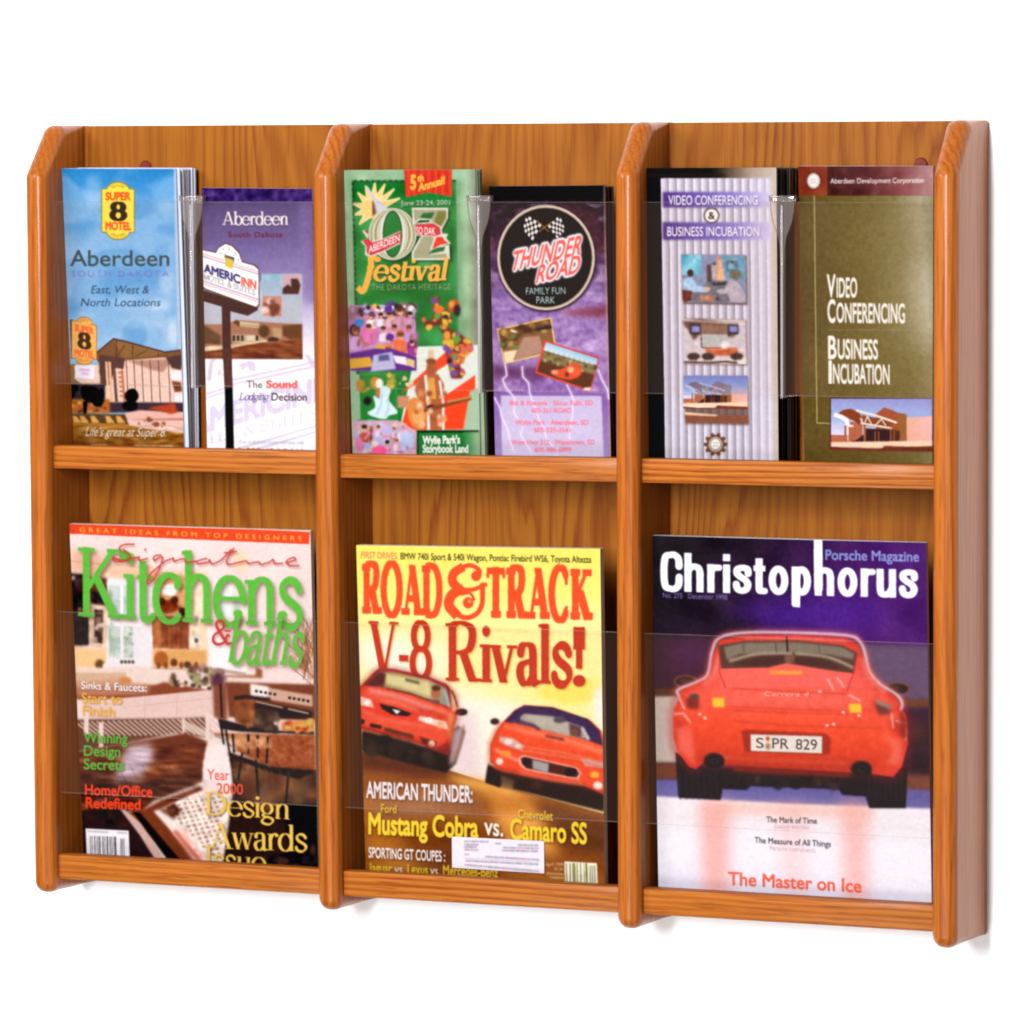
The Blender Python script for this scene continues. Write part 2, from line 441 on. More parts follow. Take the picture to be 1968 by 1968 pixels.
class Art:
    def __init__(self, quad, w, h):
        """quad: the cover's corners TL TR BL BR as measured on the photograph; w, h: size of the ink grid"""
        self.w, self.h = w, h
        src = np.array(quad, float); dst = np.array([(0, 0), (w - 1, 0), (0, h - 1), (w - 1, h - 1)], float)
        A = []
        for (x, y), (u, v) in zip(src, dst):
            A += [[x, y, 1, 0, 0, 0, -u * x, -u * y], [0, 0, 0, x, y, 1, -v * x, -v * y]]
        self.H = np.append(np.linalg.solve(np.array(A), dst.ravel()), 1).reshape(3, 3)
        self.im = np.ones((h, w, 3))
        self.f = (0, 0, 1.0)
        self.rs = np.random.RandomState(w * 7 + h)
        self.sc = w / (0.5 * (np.hypot(*(src[1] - src[0])) + np.hypot(*(src[3] - src[2]))))

    def fr(self, x0, y0, s):
        self.f = (x0, y0, s); return self

    def P(self, pts):
        p = np.asarray(pts, float).reshape(-1, 2) / self.f[2] + np.array(self.f[:2])
        q = np.c_[p, np.ones(len(p))] @ self.H.T
        return q[:, :2] / q[:, 2:]

    def k(self, d):           # length in frame units -> grid units
        return d / self.f[2] * self.sc

    def cover(self, polys, pad=0):
        """antialiased coverage of a union of polygons (grid coordinates) -> (mask, y0, x0)"""
        S = 3
        al = np.vstack(polys)
        x0 = max(int(math.floor(al[:, 0].min())) - pad - 1, -pad - 2); x1 = min(int(math.ceil(al[:, 0].max())) + pad + 2, self.w + pad + 2)
        y0 = max(int(math.floor(al[:, 1].min())) - pad - 1, -pad - 2); y1 = min(int(math.ceil(al[:, 1].max())) + pad + 2, self.h + pad + 2)
        if x1 <= x0 or y1 <= y0: return None
        W, H = (x1 - x0) * S, (y1 - y0) * S
        T = np.zeros((H, W + 1), np.int32)
        for p in polys:
            q = (np.asarray(p) - (x0, y0) + .5) * S
            area2 = np.sum(q[:, 0] * np.roll(q[:, 1], -1) - np.roll(q[:, 0], -1) * q[:, 1])
            sg = 1 if area2 > 0 else -1
            r = np.roll(q, -1, 0)
            for (xa, ya), (xb, yb) in zip(q, r):
                if ya == yb: continue
                d = sg
                if ya > yb: xa, ya, xb, yb, d = xb, yb, xa, ya, -sg
                ia = max(int(math.ceil(ya - .5)), 0); ib = min(int(math.ceil(yb - .5)), H)
                if ib <= ia: continue
                rows = np.arange(ia, ib)
                xs = xa + (rows + .5 - ya) * (xb - xa) / (yb - ya)
                cs = np.clip(np.ceil(xs - .5), 0, W).astype(int)
                np.add.at(T, (rows, cs), d)
        m = (np.cumsum(T, 1)[:, :W] != 0).astype(np.float32)
        return m.reshape(y1 - y0, S, x1 - x0, S).mean((1, 3)), y0, x0

    def crop(self, m, y0, x0):
        m = m[max(-y0, 0):max(self.h - y0, 0), max(-x0, 0):max(self.w - x0, 0)]
        return m, max(y0, 0), max(x0, 0)

    def lay(self, mk, col, blur=0, a=1.0, grow=0):
        if mk is None: return
        m, y0, x0 = mk
        if grow: m = np.clip(gauss(m, grow) * 2.6, 0, 1)
        if blur: m = gauss(m, blur)
        m = (m * a)[..., None]
        m, y0, x0 = self.crop(m, y0, x0)
        h, w_ = m.shape[:2]
        if not h or not w_: return
        reg = self.im[y0:y0 + h, x0:x0 + w_]
        c = np.array(hx(col)) if isinstance(col, str) else col[y0:y0 + h, x0:x0 + w_] if getattr(col, 'ndim', 1) == 3 else np.array(col)
        reg[:] = reg * (1 - m) + c * m

    def poly(self, pts, col, bl=0, a=1.0, sm=False, ol=None):
        p = np.asarray(pts, float).reshape(-1, 2)
        if sm: p = np.array(crom(p, 8, True))
        q = self.P(p)
        b = self.k(bl)
        mk = self.cover([q], int(b * 3) + 2)
        if ol: self.lay(self.cover([q], 6), ol[1], .3, 1, self.k(ol[0]) * .7)
        self.lay(mk, col, b, a)

    def ell(self, cx, cy, rx, ry, col, bl=0, a=1.0, ol=None):
        t = np.linspace(0, 2 * math.pi, 40, endpoint=False)
        self.poly(np.c_[cx + rx * np.cos(t), cy + ry * np.sin(t)], col, bl, a, False, ol)

    def line(self, pts, wd, col, bl=0, a=1.0, sm=False):
        p = [np.array(q, float) for q in np.asarray(pts, float).reshape(-1, 2)]
        if sm: p = crom(p, 8)
        ps = []
        for u, v in zip(p[:-1], p[1:]):
            d = v - u; n = np.hypot(*d)
            if n < 1e-6: continue
            o = np.array([-d[1], d[0]]) / n * wd / 2; e = d / n * wd * .3
            ps.append(self.P([u + o - e, u - o - e, v - o + e, v + o + e]))
        if ps:
            b = self.k(bl)
            self.lay(self.cover(ps, int(b * 3) + 2), col, b, a)

    def ramp(self, pts, stops, p0, p1, a=1.0, bl=0):
        """polygon with a tint that changes from p0 to p1 (printed blend)"""
        (ax, ay), (bx, by) = self.P([p0, p1])
        X, Y = np.meshgrid(np.arange(self.w), np.arange(self.h))
        d2 = (bx - ax) ** 2 + (by - ay) ** 2
        t = np.clip(((X - ax) * (bx - ax) + (Y - ay) * (by - ay)) / d2, 0, 1)
        xs = [s[0] for s in stops]; cs = np.array([hx(s[1]) for s in stops])
        c = np.stack([np.interp(t, xs, cs[:, i]) for i in range(3)], -1)
        self.poly(pts, c, bl, a)

    def mottle(self, pts, amp, size, bl=0, col=None, thr=.0, st=1.0):
        """soft irregular patches inside a polygon; col: tint, else light and dark"""
        s = max(self.k(size), .6)
        n = gauss(self.rs.randn(self.h, self.w), s if st == 1 else s)
        if st != 1: n = gauss_x(n, s * st)
        n = n / (n.std() + 1e-9)
        mk = self.cover([self.P(pts)], 2 + int(self.k(bl) * 3))
        if mk is None: return
        m, y0, x0 = mk
        if bl: m = gauss(m, self.k(bl))
        m, y0, x0 = self.crop(m, y0, x0)
        h, w_ = m.shape
        reg = self.im[y0:y0 + h, x0:x0 + w_]; nn = n[y0:y0 + h, x0:x0 + w_]
        if col is None: reg[:] = np.clip(reg + (nn * amp * m)[..., None], 0, 1)
        else:
            f = (np.clip((nn - thr) * 1.2, 0, 1) * amp * m)[..., None]
            reg[:] = reg * (1 - f) + np.array(hx(col)) * f

    def spk(self, pts, n, r, cols, seed=1, bl=.6, el=1.3, a=.95):
        p = np.asarray(pts, float).reshape(-1, 2)
        rs = random.Random(seed)
        x0, y0 = p.min(0); x1, y1 = p.max(0)

        def inside(x, y):
            c = False
            for (ax, ay), (bx, by) in zip(p, np.roll(p, -1, 0)):
                if (ay > y) != (by > y) and x < (bx - ax) * (y - ay) / (by - ay) + ax: c = not c
            return c
        i = 0; tries = 0
        while i < n and tries < n * 20:
            tries += 1
            x, y = rs.uniform(x0, x1), rs.uniform(y0, y1)
            if not inside(x, y): continue
            q = rs.uniform(.5, 1.2) * r
            self.ell(x, y, q * rs.uniform(.7, el), q * rs.uniform(.7, el), rs.choice(cols), r * bl * .5, a)
            i += 1

    def t(self, s, x0, y0, x1, y1, cap, col, b=0.0, sh=0.0, f='s', sp=1.0, bl=0.0, sd=None, ol=None, a=1.0, stem=95, hair=34, ser=None, dy=0):
        tri = sans(s, b, sp) if f == 's' else roman(s, stem, hair, ser, 0 if sp == 1 else sp, GG) if f == 'g' else roman(s, stem, hair, ser, 0 if sp == 1 else sp)
        H = .69 if f == 's' else 700.0
        al = np.vstack(tri); mn, mx = al[:, 0].min(), al[:, 0].max()
        ps = []
        L_ = math.hypot(x1 - x0, y1 - y0)
        for g in tri:
            tx = (g[:, 0] - mn) / (mx - mn); ty = g[:, 1] / H
            tx = tx + sh * ty * cap / L_
            ps.append(self.P(np.c_[x0 + (x1 - x0) * tx, y0 + (y1 - y0) * tx - ty * cap]))
        pad = 8
        mk = self.cover(ps, pad)
        if mk is None: return
        if sd:
            dx, dyy, sb, sa, sc_ = sd
            off = self.P([(x0 + dx, y0 + dyy)])[0] - self.P([(x0, y0)])[0]
            self.lay(self.cover([p + off for p in ps], pad), sc_, self.k(sb), sa)
        if ol: self.lay(mk, ol[1], .25, ol[2] if len(ol) > 2 else 1, max(self.k(ol[0]), .3))
        self.lay(mk, col, self.k(bl), a)


def gauss_x(a, s):
    r = int(math.ceil(s * 2)); k = np.exp(-.5 * (np.arange(-r, r + 1) / s) ** 2); k /= k.sum()
    p = np.pad(a, ((0, 0), (r, r)), mode='wrap')
    return sum(k[i] * p[:, i:i + a.shape[1]] for i in range(2 * r + 1))


def folk(A, spots, seed=1):
    """tiny printed people: x, y of the head, size, shirt colour"""
    rs = random.Random(seed)
    for x, y, s, c in spots:
        sk = rs.choice(['#c98a68', '#b4704c', '#dca888', '#a8643f', '#d89a7a'])
        hr = rs.choice(['#2a1614', '#4a2a1a', '#6a4428', '#1c1014', '#8a5a34'])
        w_ = s * rs.uniform(1.0, 1.3)
        A.poly([(x - w_, y + s * 3.2), (x - w_ * .95, y + s * 1.5), (x - w_ * .4, y + s * .95), (x + w_ * .4, y + s * .95), (x + w_ * .95, y + s * 1.5), (x + w_, y + s * 3.2)], c, s * .14)
        A.line([(x + w_ * .75, y + s * 1.5), (x + w_ * rs.uniform(.2, .9), y + s * 2.5)], s * .45, sk, s * .12)
        A.line([(x - w_ * .2, y + s * 1.3), (x - w_ * .3, y + s * 3)], s * .3, '#ffffff', s * .3, .25)
        A.line([(x + w_ * .6, y + s * 1.5), (x + w_ * .5, y + s * 3)], s * .4, '#3a1a3a', s * .3, .3)
        A.ell(x, y, s * .62, s * .8, sk, s * .12)
        A.ell(x + s * rs.uniform(-.15, .15), y - s * .38, s * .66, s * .52, hr, s * .14)
        A.ell(x + s * .1, y + s * .3, s * .25, s * .2, '#e8c0a8', s * .15, .6)


# ------------------------------------------------------------------ the printed covers
QUADS = {
 'c1': [(114.4, 323.9), (337.6, 324.5), (135.8, 857), (354, 860)],
 'c2': [(387.3, 360.7), (599.4, 362.8), (398.3, 862.6), (607, 869.5)],
 'c3': [(660.2, 327), (913.6, 325.6), (678, 872), (923, 872)],
 'c4': [(939.7, 357.8), (1162.6, 355.9), (952, 874), (1174, 874.8)],
 'c5': [(1237, 323), (1492, 322), (1241, 880), (1496, 883.6)],
 'c6': [(1534, 319.5), (1793.8, 319), (1546, 883.7), (1792, 890.5)],
 'm1': [(133.5, 1006.8), (596.4, 1020), (160.6, 1640), (612, 1663)],
 'm2': [(684.7, 1048), (1153.5, 1055), (702.7, 1670), (1162, 1695)],
 'm3': [(1253.5, 1029), (1779.3, 1043), (1265.6, 1703), (1790.7, 1738)]}
for k_, q_ in QUADS.items():        # the cover goes on a little below the rail's edge
    tl, tr, bl, br = [np.array(v, float) for v in q_]
    e = 22.0 / np.hypot(*(bl - tl))
    QUADS[k_] = [tuple(tl), tuple(tr), tuple(bl + (bl - tl) * e), tuple(br + (br - tr) * e)]


def new_art(k, s=.85):
    q = [np.array(v) for v in QUADS[k]]
    return Art(QUADS[k], int(np.hypot(*(q[1] - q[0])) * s), int(np.hypot(*(q[2] - q[0])) * s))


def rc(x0, y0, x1, y1):
    return [(x0, y0), (x1, y0), (x1, y1), (x0, y1)]


def motel_badge(A, x0, y0, x1, y1, sk, face, edge, red, blk):
    """yellow badge with scalloped ends; sk = how far the right side hangs lower"""
    w_ = x1 - x0; cx = (x0 + x1) / 2; h = y1 - y0
    for (g, c) in ((h * .022, edge), (0, face)):
        t = np.linspace(math.pi, 2 * math.pi, 14)
        top = np.c_[cx + w_ * (.34) * np.cos(t), y0 + sk * .5 + h * .01 + h * .17 * np.sin(t)]
        t2 = np.linspace(0, math.pi, 14)
        bot = np.c_[cx + w_ * (.34) * np.cos(t2), y1 + sk * .1 + h * .17 * np.sin(t2)]
        for q in (top, bot):
            A.poly(np.r_[q] + (q - (cx, (y0 + y1) / 2)) / h * g * 2, c)
        A.poly([(x0 - g, y0 - g), (x1 + g, y0 + sk - g), (x1 + g, y1 + sk * .3 + g), (x0 - g, y1 + g)], c)
    for i in range(7):
        a = math.pi * (1.18 + .64 * i / 6)
        A.line([(cx + w_ * .15 * math.cos(a), y0 + sk * .5 + h * .07 * math.sin(a)), (cx + w_ * .3 * math.cos(a), y0 + sk * .5 + h * .145 * math.sin(a))], h * .018, edge, 0, .8)
        A.line([(cx + w_ * .15 * math.cos(a), y1 - h * .07 * math.sin(a)), (cx + w_ * .3 * math.cos(a), y1 - h * .145 * math.sin(a))], h * .018, edge, 0, .8)
    A.t('SUPER', x0 + w_ * .10, y0 + h * .25 + sk * .1, x1 - w_ * .10, y0 + h * .25 + sk * .9, h * .18, red, .045)
    A.t('8', x0 + w_ * .22, y0 + h * .71, x1 - w_ * .2, y0 + h * .72 + sk * .4, h * .40, blk, f='r', stem=215, hair=95)
    A.t('MOTEL', x0 + w_ * .10, y0 + h * .95, x1 - w_ * .08, y0 + h * .96 + sk * .5, h * .18, red, .045)


def art_c1():
    A = new_art('c1').fr(0, 200, 2.611)
    full = rc(250, 280, 1000, 1900)
    A.ramp(full, [(0, '#2e86c6'), (.25, '#5b9fd4'), (.6, '#7eb0dd'), (1, '#8fbbe2')], (500, 320), (540, 1250))
    A.mottle(rc(290, 320, 940, 1250), .45, 34, 30, '#a9c8ea', .2, 1.5)
    A.mottle(rc(290, 320, 940, 1250), .35, 60, 20, '#3a84c4', .6)
    for x, y, rx, ry, al in ((470, 440, 40, 90, .35), (840, 520, 40, 30, .3), (840, 900, 40, 60, .55), (800, 1010, 60, 30, .6), (720, 1100, 110, 26, .3), (870, 1150, 25, 70, .8), (350, 700, 50, 90, .15)):
        A.ell(x, y, rx, ry, '#d5e3f2', 16, al)
    A.ramp([(872, 300), (960, 300), (960, 1300), (890, 1300)], [(0, '#7eb0dd'), (.5, '#b9cbe4'), (1, '#c9cfdf')], (866, 700), (900, 700), .75)
    motel_badge(A, 516, 428, 674, 640, 0, '#f6dc4e', '#8f7c22', '#ee5426', '#33220f')
    A.t('Aberdeen', 352, 812, 851, 812, 80, '#41545c', .012, ol=(1.5, '#9bbfdc', .5))
    A.t('SOUTH DAKOTA', 360, 866, 848, 866, 30, '#7b78bd', .0, sp=1.35)
    A.t('East, West &', 458, 950, 748, 950, 40, '#2c5474', .004, sh=.2)
    A.t('North Locations', 406, 1014, 804, 1014, 40, '#2c5474', .004, sh=.2)
    A.fr(110, 600, 6.9)
    # far left houses, motel building
    A.poly(rc(60, 690, 640, 1010), '#8a6a44', 8)
    A.poly([(250, 690), (590, 690), (560, 1000), (390, 1000), (230, 880)], '#e2c7b4', 5)
    A.poly([(630, 600), (1720, 600), (1720, 1210), (630, 1210)], '#ecc8b8', 3)
    A.poly([(500, 540), (750, 345), (900, 380), (1430, 525), (1760, 478), (1780, 640), (1400, 600), (900, 640), (880, 760), (540, 660)], '#7d5530', 3)
    A.poly([(760, 370), (1420, 530), (1250, 590), (860, 600)], '#8f6638', 6)
    for xa, ya, xb, yb in ((790, 370, 790, 600), (1005, 430, 1005, 610), (790, 600, 900, 440), (1040, 590, 1200, 500), (1340, 530, 1340, 600)):
        A.line([(xa, ya), (xb, yb)], 10, '#4a2c1c', 3)
    A.line([(520, 545), (750, 350), (900, 382), (1430, 528), (1640, 500)], 18, '#4d2c33', 3)
    A.poly([(560, 560), (900, 610), (880, 740), (780, 740), (700, 960), (600, 980), (560, 800)], '#5a3a33', 7)
    A.poly([(920, 640), (1480, 620), (1480, 700), (1400, 800), (1250, 760), (1000, 670)], '#b98b78', 10)
    A.poly([(1440, 600), (1680, 560), (1640, 770), (1520, 740)], '#4f3330', 8)
    for x in (920, 1020, 1125, 1235, 1345, 1475):
        A.line([(x, 640), (x + 25, 1190)], 11, '#5c3f38', 3)
    A.line([(930, 965), (1500, 985)], 8, '#b58d7d', 4, .7)
    A.poly([(1500, 780), (1640, 770), (1660, 900), (1520, 900)], '#f3ecf2', 5)
    A.poly([(1520, 910), (1640, 930), (1660, 1050), (1560, 1060)], '#7a4526', 8)
    A.poly([(1550, 1070), (1660, 1080), (1680, 1190), (1560, 1190)], '#f0e3ec', 5)
    for x0, x1, c in ((640, 670, '#ecc0a0'), (680, 715, '#e6b592'), (790, 840, '#e7c4b6'), (740, 780, '#6a4a40'), (850, 880, '#c07050')):
        A.poly([(x0, 650 + (x0 > 700) * 110), (x1, 660 + (x0 > 700) * 110), (x1 + 30, 1190), (x0 + 30, 1190)], c, 4)
    for i in range(6): A.ell(835 + i * 4, 800 + i * 62, 22, 12, '#b9583a', 5)
    A.poly(rc(60, 950, 640, 1180), '#3a2b33', 10)
    A.poly([(640, 1190), (1760, 1200), (1760, 1330), (640, 1330)], '#44303a', 8)
    A.poly(rc(60, 1150, 700, 1340), '#b0682c', 12)
    A.spk(rc(140, 1170, 640, 1320), 26, 26, ['#d59a4a', '#8a4a26', '#c0603a', '#e0b070', '#6b3a26'], 3)
    for x, y, rx, ry in ((150, 1060, 95, 110), (230, 1010, 60, 50), (450, 1090, 130, 110), (540, 1180, 80, 75), (370, 1040, 60, 70), (590, 1090, 40, 80), (990, 1110, 95, 90), (970, 1240, 105, 70), (1000, 1060, 60, 50)):
        A.ell(x, y, rx, ry, '#05070c', 6)
    A.mottle(rc(80, 950, 640, 1260), .25, 12, 8, '#2f2a2a', .8)
    A.poly([(340, 1180), (410, 1180), (390, 1350), (350, 1350)], '#08080c', 4)
    A.poly([(900, 1340), (1100, 1300), (1760, 1330), (1760, 1560), (900, 1490)], '#e9b6a6', 8)
    A.poly([(1200, 1270), (1560, 1200), (1600, 1330), (1500, 1350)], '#b5482a', 10)
    A.poly([(1000, 1420), (1760, 1400), (1760, 1440), (1000, 1450)], '#c97f74', 6)
    A.poly([(60, 1340), (900, 1350), (960, 1500), (60, 1500)], '#5c4428', 9)
    for i, x in enumerate((200, 300, 440, 640, 780)):
        A.poly([(x, 1370), (x + 60, 1380), (x + 130, 1470), (x + 20, 1470)], '#e2a65a', 8)
    A.ramp([(60, 1460), (900, 1480), (1760, 1590), (1760, 1980), (60, 1980)], [(0, '#b57c34'), (.5, '#a06a2a'), (1, '#8a5a24')], (800, 1470), (800, 1830))
    A.poly([(930, 1430), (1760, 1440), (1760, 1610), (1250, 1560), (960, 1500)], '#efc3b4', 8)
    A.spk(rc(1020, 1400, 1500, 1520), 9, 30, ['#8a4a36', '#a0603a'], 5)
    A.mottle(rc(60, 1500, 1760, 1980), .06, 14, 0, None, 0, 3.0)
    A.poly([(170, 1690), (500, 1740), (900, 1800), (170, 1800)], '#743a1e', 14, .8)
    A.poly([(860, 1670), (1000, 1700), (1050, 1800), (880, 1800)], '#7e3f1c', 16, .7)
    A.poly([(1690, 1480), (1760, 1480), (1800, 1900), (1690, 1900)], '#3a2a38', 8)
    A.t("Life's great at Super 8.", 372, 1640, 1440, 1650, 118, '#efe4da', -.002, sh=.3, sd=(10, 10, 8, .6, '#5a3a16'))
    for x in list(range(460, 665, 26)) + list(range(1025, 1525, 27)): A.line([(x, 1758 + x * .012), (x + 18, 1757 + x * .012)], 20, '#d8b890', 3, .55 + .3 * (x % 4 == 0))
    # road sign
    A.poly([(168, 100), (205, 95), (205, 610), (185, 620)], '#4a2c2a', 4)
    motel_badge(A, 200, 118, 520, 600, 62, '#f4b85c', '#a8702e', '#ee6b3c', '#432a14')
    A.poly([(230, 705), (505, 705), (495, 890), (245, 870)], '#efe9f5', 4)
    A.line([(305, 762), (430, 768)], 30, '#d5a5cc', 9, .8); A.line([(330, 812), (415, 816)], 30, '#d5a5cc', 9, .8)
    return A


def art_c2():
    A = new_art('c2').fr(0, 200, 2.611)
    full = rc(950, 380, 1650, 1900)
    A.ramp(full, [(0, '#5a4a78'), (.25, '#6f5f92'), (.55, '#9a8cc0'), (.8, '#d8cfe8'), (1, '#fbf8fc')], (1250, 480), (1330, 1290))
    A.ramp([(1500, 480), (1640, 480), (1640, 1000), (1520, 1000)], [(0, '#8a7cb0'), (1, '#7a5a94')], (1500, 700), (1590, 700), .5, 14)
    A.poly([(950, 1285), (1650, 1285), (1650, 1900), (950, 1900)], '#fbf9fc', 10)
    A.poly([(980, 400), (1640, 400), (1640, 490), (980, 488)], '#3d2266', 1)
    A.mottle(rc(980, 400, 1640, 489), .06, 9, 0)
    A.t('Aberdeen', 1116, 606, 1447, 606, 66, '#efe6e2', f='r', stem=92, hair=42, sd=(3, 3, 3, .5, '#3a2850'))
    A.t('South Dakota', 1147, 668, 1419, 668, 26, '#6e2440', .022, sp=1.12)
    # faint slanted sign in the white part
    A.fr(380, 680, 8.05)
    v = '#d9c9e4'
    A.t('AMERICINN', -120, 1270, 2090, 660, 350, v, .05, sp=1.0, a=.85, bl=4)
    A.t('MOTEL & SUITES', -300, 1500, 1880, 1010, 170, v, f='r', a=.8, bl=4, stem=90, hair=40)
    for y0, y1 in ((640, 560), (700, 620)): A.line([(80, y0), (400, y1 - 20)], 34, v, 5, .8)
    for y0, y1 in ((400, 120), (470, 190)): A.line([(560, y0), (1850, y1)], 30, v, 5, .85)
    for y0, y1 in ((1470, 1110), (1560, 1200)): A.line([(620, y0), (1850, y1)], 34, v, 5, .85)
    A.line([(180, 390), (215, 150), (270, 60)], 60, v, 6, .85, True)
    A.poly([(1640, 0), (1730, 20), (1790, 110), (1800, 200), (1750, 190), (1710, 110)], v, 6, .9)
    A.poly([(640, 170), (780, 110), (880, 120), (910, 270), (800, 260), (780, 190), (690, 260)], v, 8, .8)
    A.poly([(300, 260), (360, 230), (380, 330), (310, 330)], v, 8, .8)
    A.t('The', 760, 525, 1000, 530, 110, '#5a5050', .004)
    A.t('Sound', 1060, 525, 1545, 525, 110, '#f26a62', .05)
    A.t('Lodging', 635, 715, 1085, 715, 118, '#553f74', .0, sh=.28, f='r', stem=75, hair=40)
    A.t('Decision', 1145, 722, 1690, 728, 118, '#3d2626', .01)
    A.t('For toll free reservations call', 650, 1388, 1640, 1400, 55, '#9a92b8', a=.7, bl=4)
    A.t('1-800-634-3444', 640, 1562, 1640, 1590, 110, '#e8554a', .03)
    # photograph with the sign
    A.fr(380, 440, 7.429)
    A.ramp([(60, 650), (1495, 640), (1500, 1870), (70, 1860)], [(0, '#8fb4c8'), (.35, '#a9b8cc'), (.6, '#b9bcc8'), (1, '#b9bcc8')], (900, 640), (900, 1400))
    A.mottle(rc(60, 640, 1490, 1000), .35, 40, 20, '#c5d2de', .4)
    # sky of the cover shows above the photograph on its left
    A.ramp([(-40, 240), (920, 240), (920, 700), (900, 760), (-40, 760)], [(0, '#7466a0'), (1, '#9083b6')], (400, 240), (400, 760), 1, 0)
    A.poly([(70, 1360), (340, 1360), (600, 1300), (980, 1330), (1495, 1360), (1495, 1700), (70, 1720)], '#a8735a', 8)
    A.poly([(90, 1370), (330, 1520), (330, 1640), (90, 1640)], '#6a4a30', 12)
    A.poly([(500, 1330), (560, 1295), (620, 1340), (600, 1400)], '#6a3a28', 8)
    A.poly([(600, 1320), (880, 1350), (875, 1410), (610, 1390)], '#d8c39c', 6)
    A.line([(630, 1372), (720, 1376), (860, 1384)], 26, '#8a7a60', 9, .6)
    A.poly([(490, 1500), (900, 1520), (980, 1600), (500, 1640)], '#b8a080', 8)
    for x in (520, 580, 640, 850): A.poly(rc(x - 18, 1520, x + 18, 1600), '#3a2820', 6)
    A.poly([(700, 1520), (820, 1520), (820, 1590), (700, 1600)], '#d8c8b0', 7)
    A.ell(950, 1460, 80, 90, '#5a3a1c', 14); A.ell(1080, 1580, 80, 40, '#3a2a28', 8)
    A.poly([(1210, 1380), (1490, 1360), (1490, 1570), (1330, 1580), (1220, 1520)], '#6a4020', 10)
    A.poly([(1080, 1410), (1200, 1420), (1200, 1560), (1080, 1540)], '#b89a70', 9)
    A.poly([(80, 1690), (350, 1660), (980, 1580), (1000, 1610), (350, 1720), (80, 1740)], '#d8bc9a', 6)
    A.ramp([(70, 1750), (350, 1720), (990, 1610), (1495, 1570), (1505, 1860), (80, 1850)], [(0, '#8a4a24'), (1, '#7a3c1a')], (700, 1650), (700, 1850))
    A.mottle(rc(80, 1600, 1500, 1850), .05, 16, 4, None, 0, 3)
    A.poly([(930, 955), (1200, 960), (1200, 1250), (940, 1240)], '#c98a78', 4)
    A.spk(rc(950, 1000, 1190, 1220), 14, 46, ['#7a4030', '#9a5438', '#e8d0c8', '#6a3424'], 7)
    A.poly([(1215, 650), (1480, 640), (1480, 940), (1215, 935)], '#caa9b0', 4)
    A.poly([(1215, 850), (1290, 790), (1340, 830), (1330, 710), (1430, 710), (1470, 800), (1440, 930), (1215, 930)], '#4a2a22', 8)
    # pole sign
    drk = '#4a2a26'
    A.poly([(40, 860), (480, 1000), (870, 1100), (860, 1160), (720, 1240), (470, 1175), (480, 1860), (360, 1860), (345, 1110), (40, 1020)], drk, 4)
    A.poly([(50, 290), (260, 330), (290, 260), (400, 200), (500, 230), (600, 330), (640, 460), (820, 510), (880, 560), (890, 1090), (840, 1130), (100, 870), (50, 810)], '#5a3a30', 3)
    A.poly([(55, 300), (265, 345), (300, 275), (400, 215), (490, 245), (590, 345), (635, 475), (810, 525), (868, 580), (875, 1070), (840, 1110), (110, 850), (58, 790)], '#fcfafa', 2)
    for y0, y1, c in ((350, 610, '#f3a9b0'), (385, 645, '#a99ab0'), (770, 1040, '#f3a9a8'), (735, 1005, '#9a90b8')):
        A.line([(58, y0), (868, y1)], 18, c, 3, .85)
    A.poly([(380, 365), (530, 410), (520, 480), (400, 440)], '#4a4048', 6)
    A.poly([(400, 400), (510, 440), (510, 560), (480, 570), (395, 530)], '#d9c24e', 6)
    for x, y in ((330, 350), (370, 288), (455, 290), (540, 350), (585, 440)): A.ell(x, y, 14, 12, '#8a88a8', 4)
    A.t('AMERIC', 88, 612, 612, 782, 118, '#3f3878', .045)
    A.t('INN', 625, 800, 842, 862, 118, '#f0604e', .045)
    A.t('MOTEL & SUITES', 85, 712, 825, 950, 76, '#8d8a8c', f='r', stem=110, hair=60)
    A.fr(380, 680, 8.05)
    A.poly([(385, -80), (530, -80), (545, 530), (415, 530)], '#55302a', 4)
    A.poly([(418, 528), (545, 528), (570, 1700), (440, 1700)], '#07090e', 3)
    return A


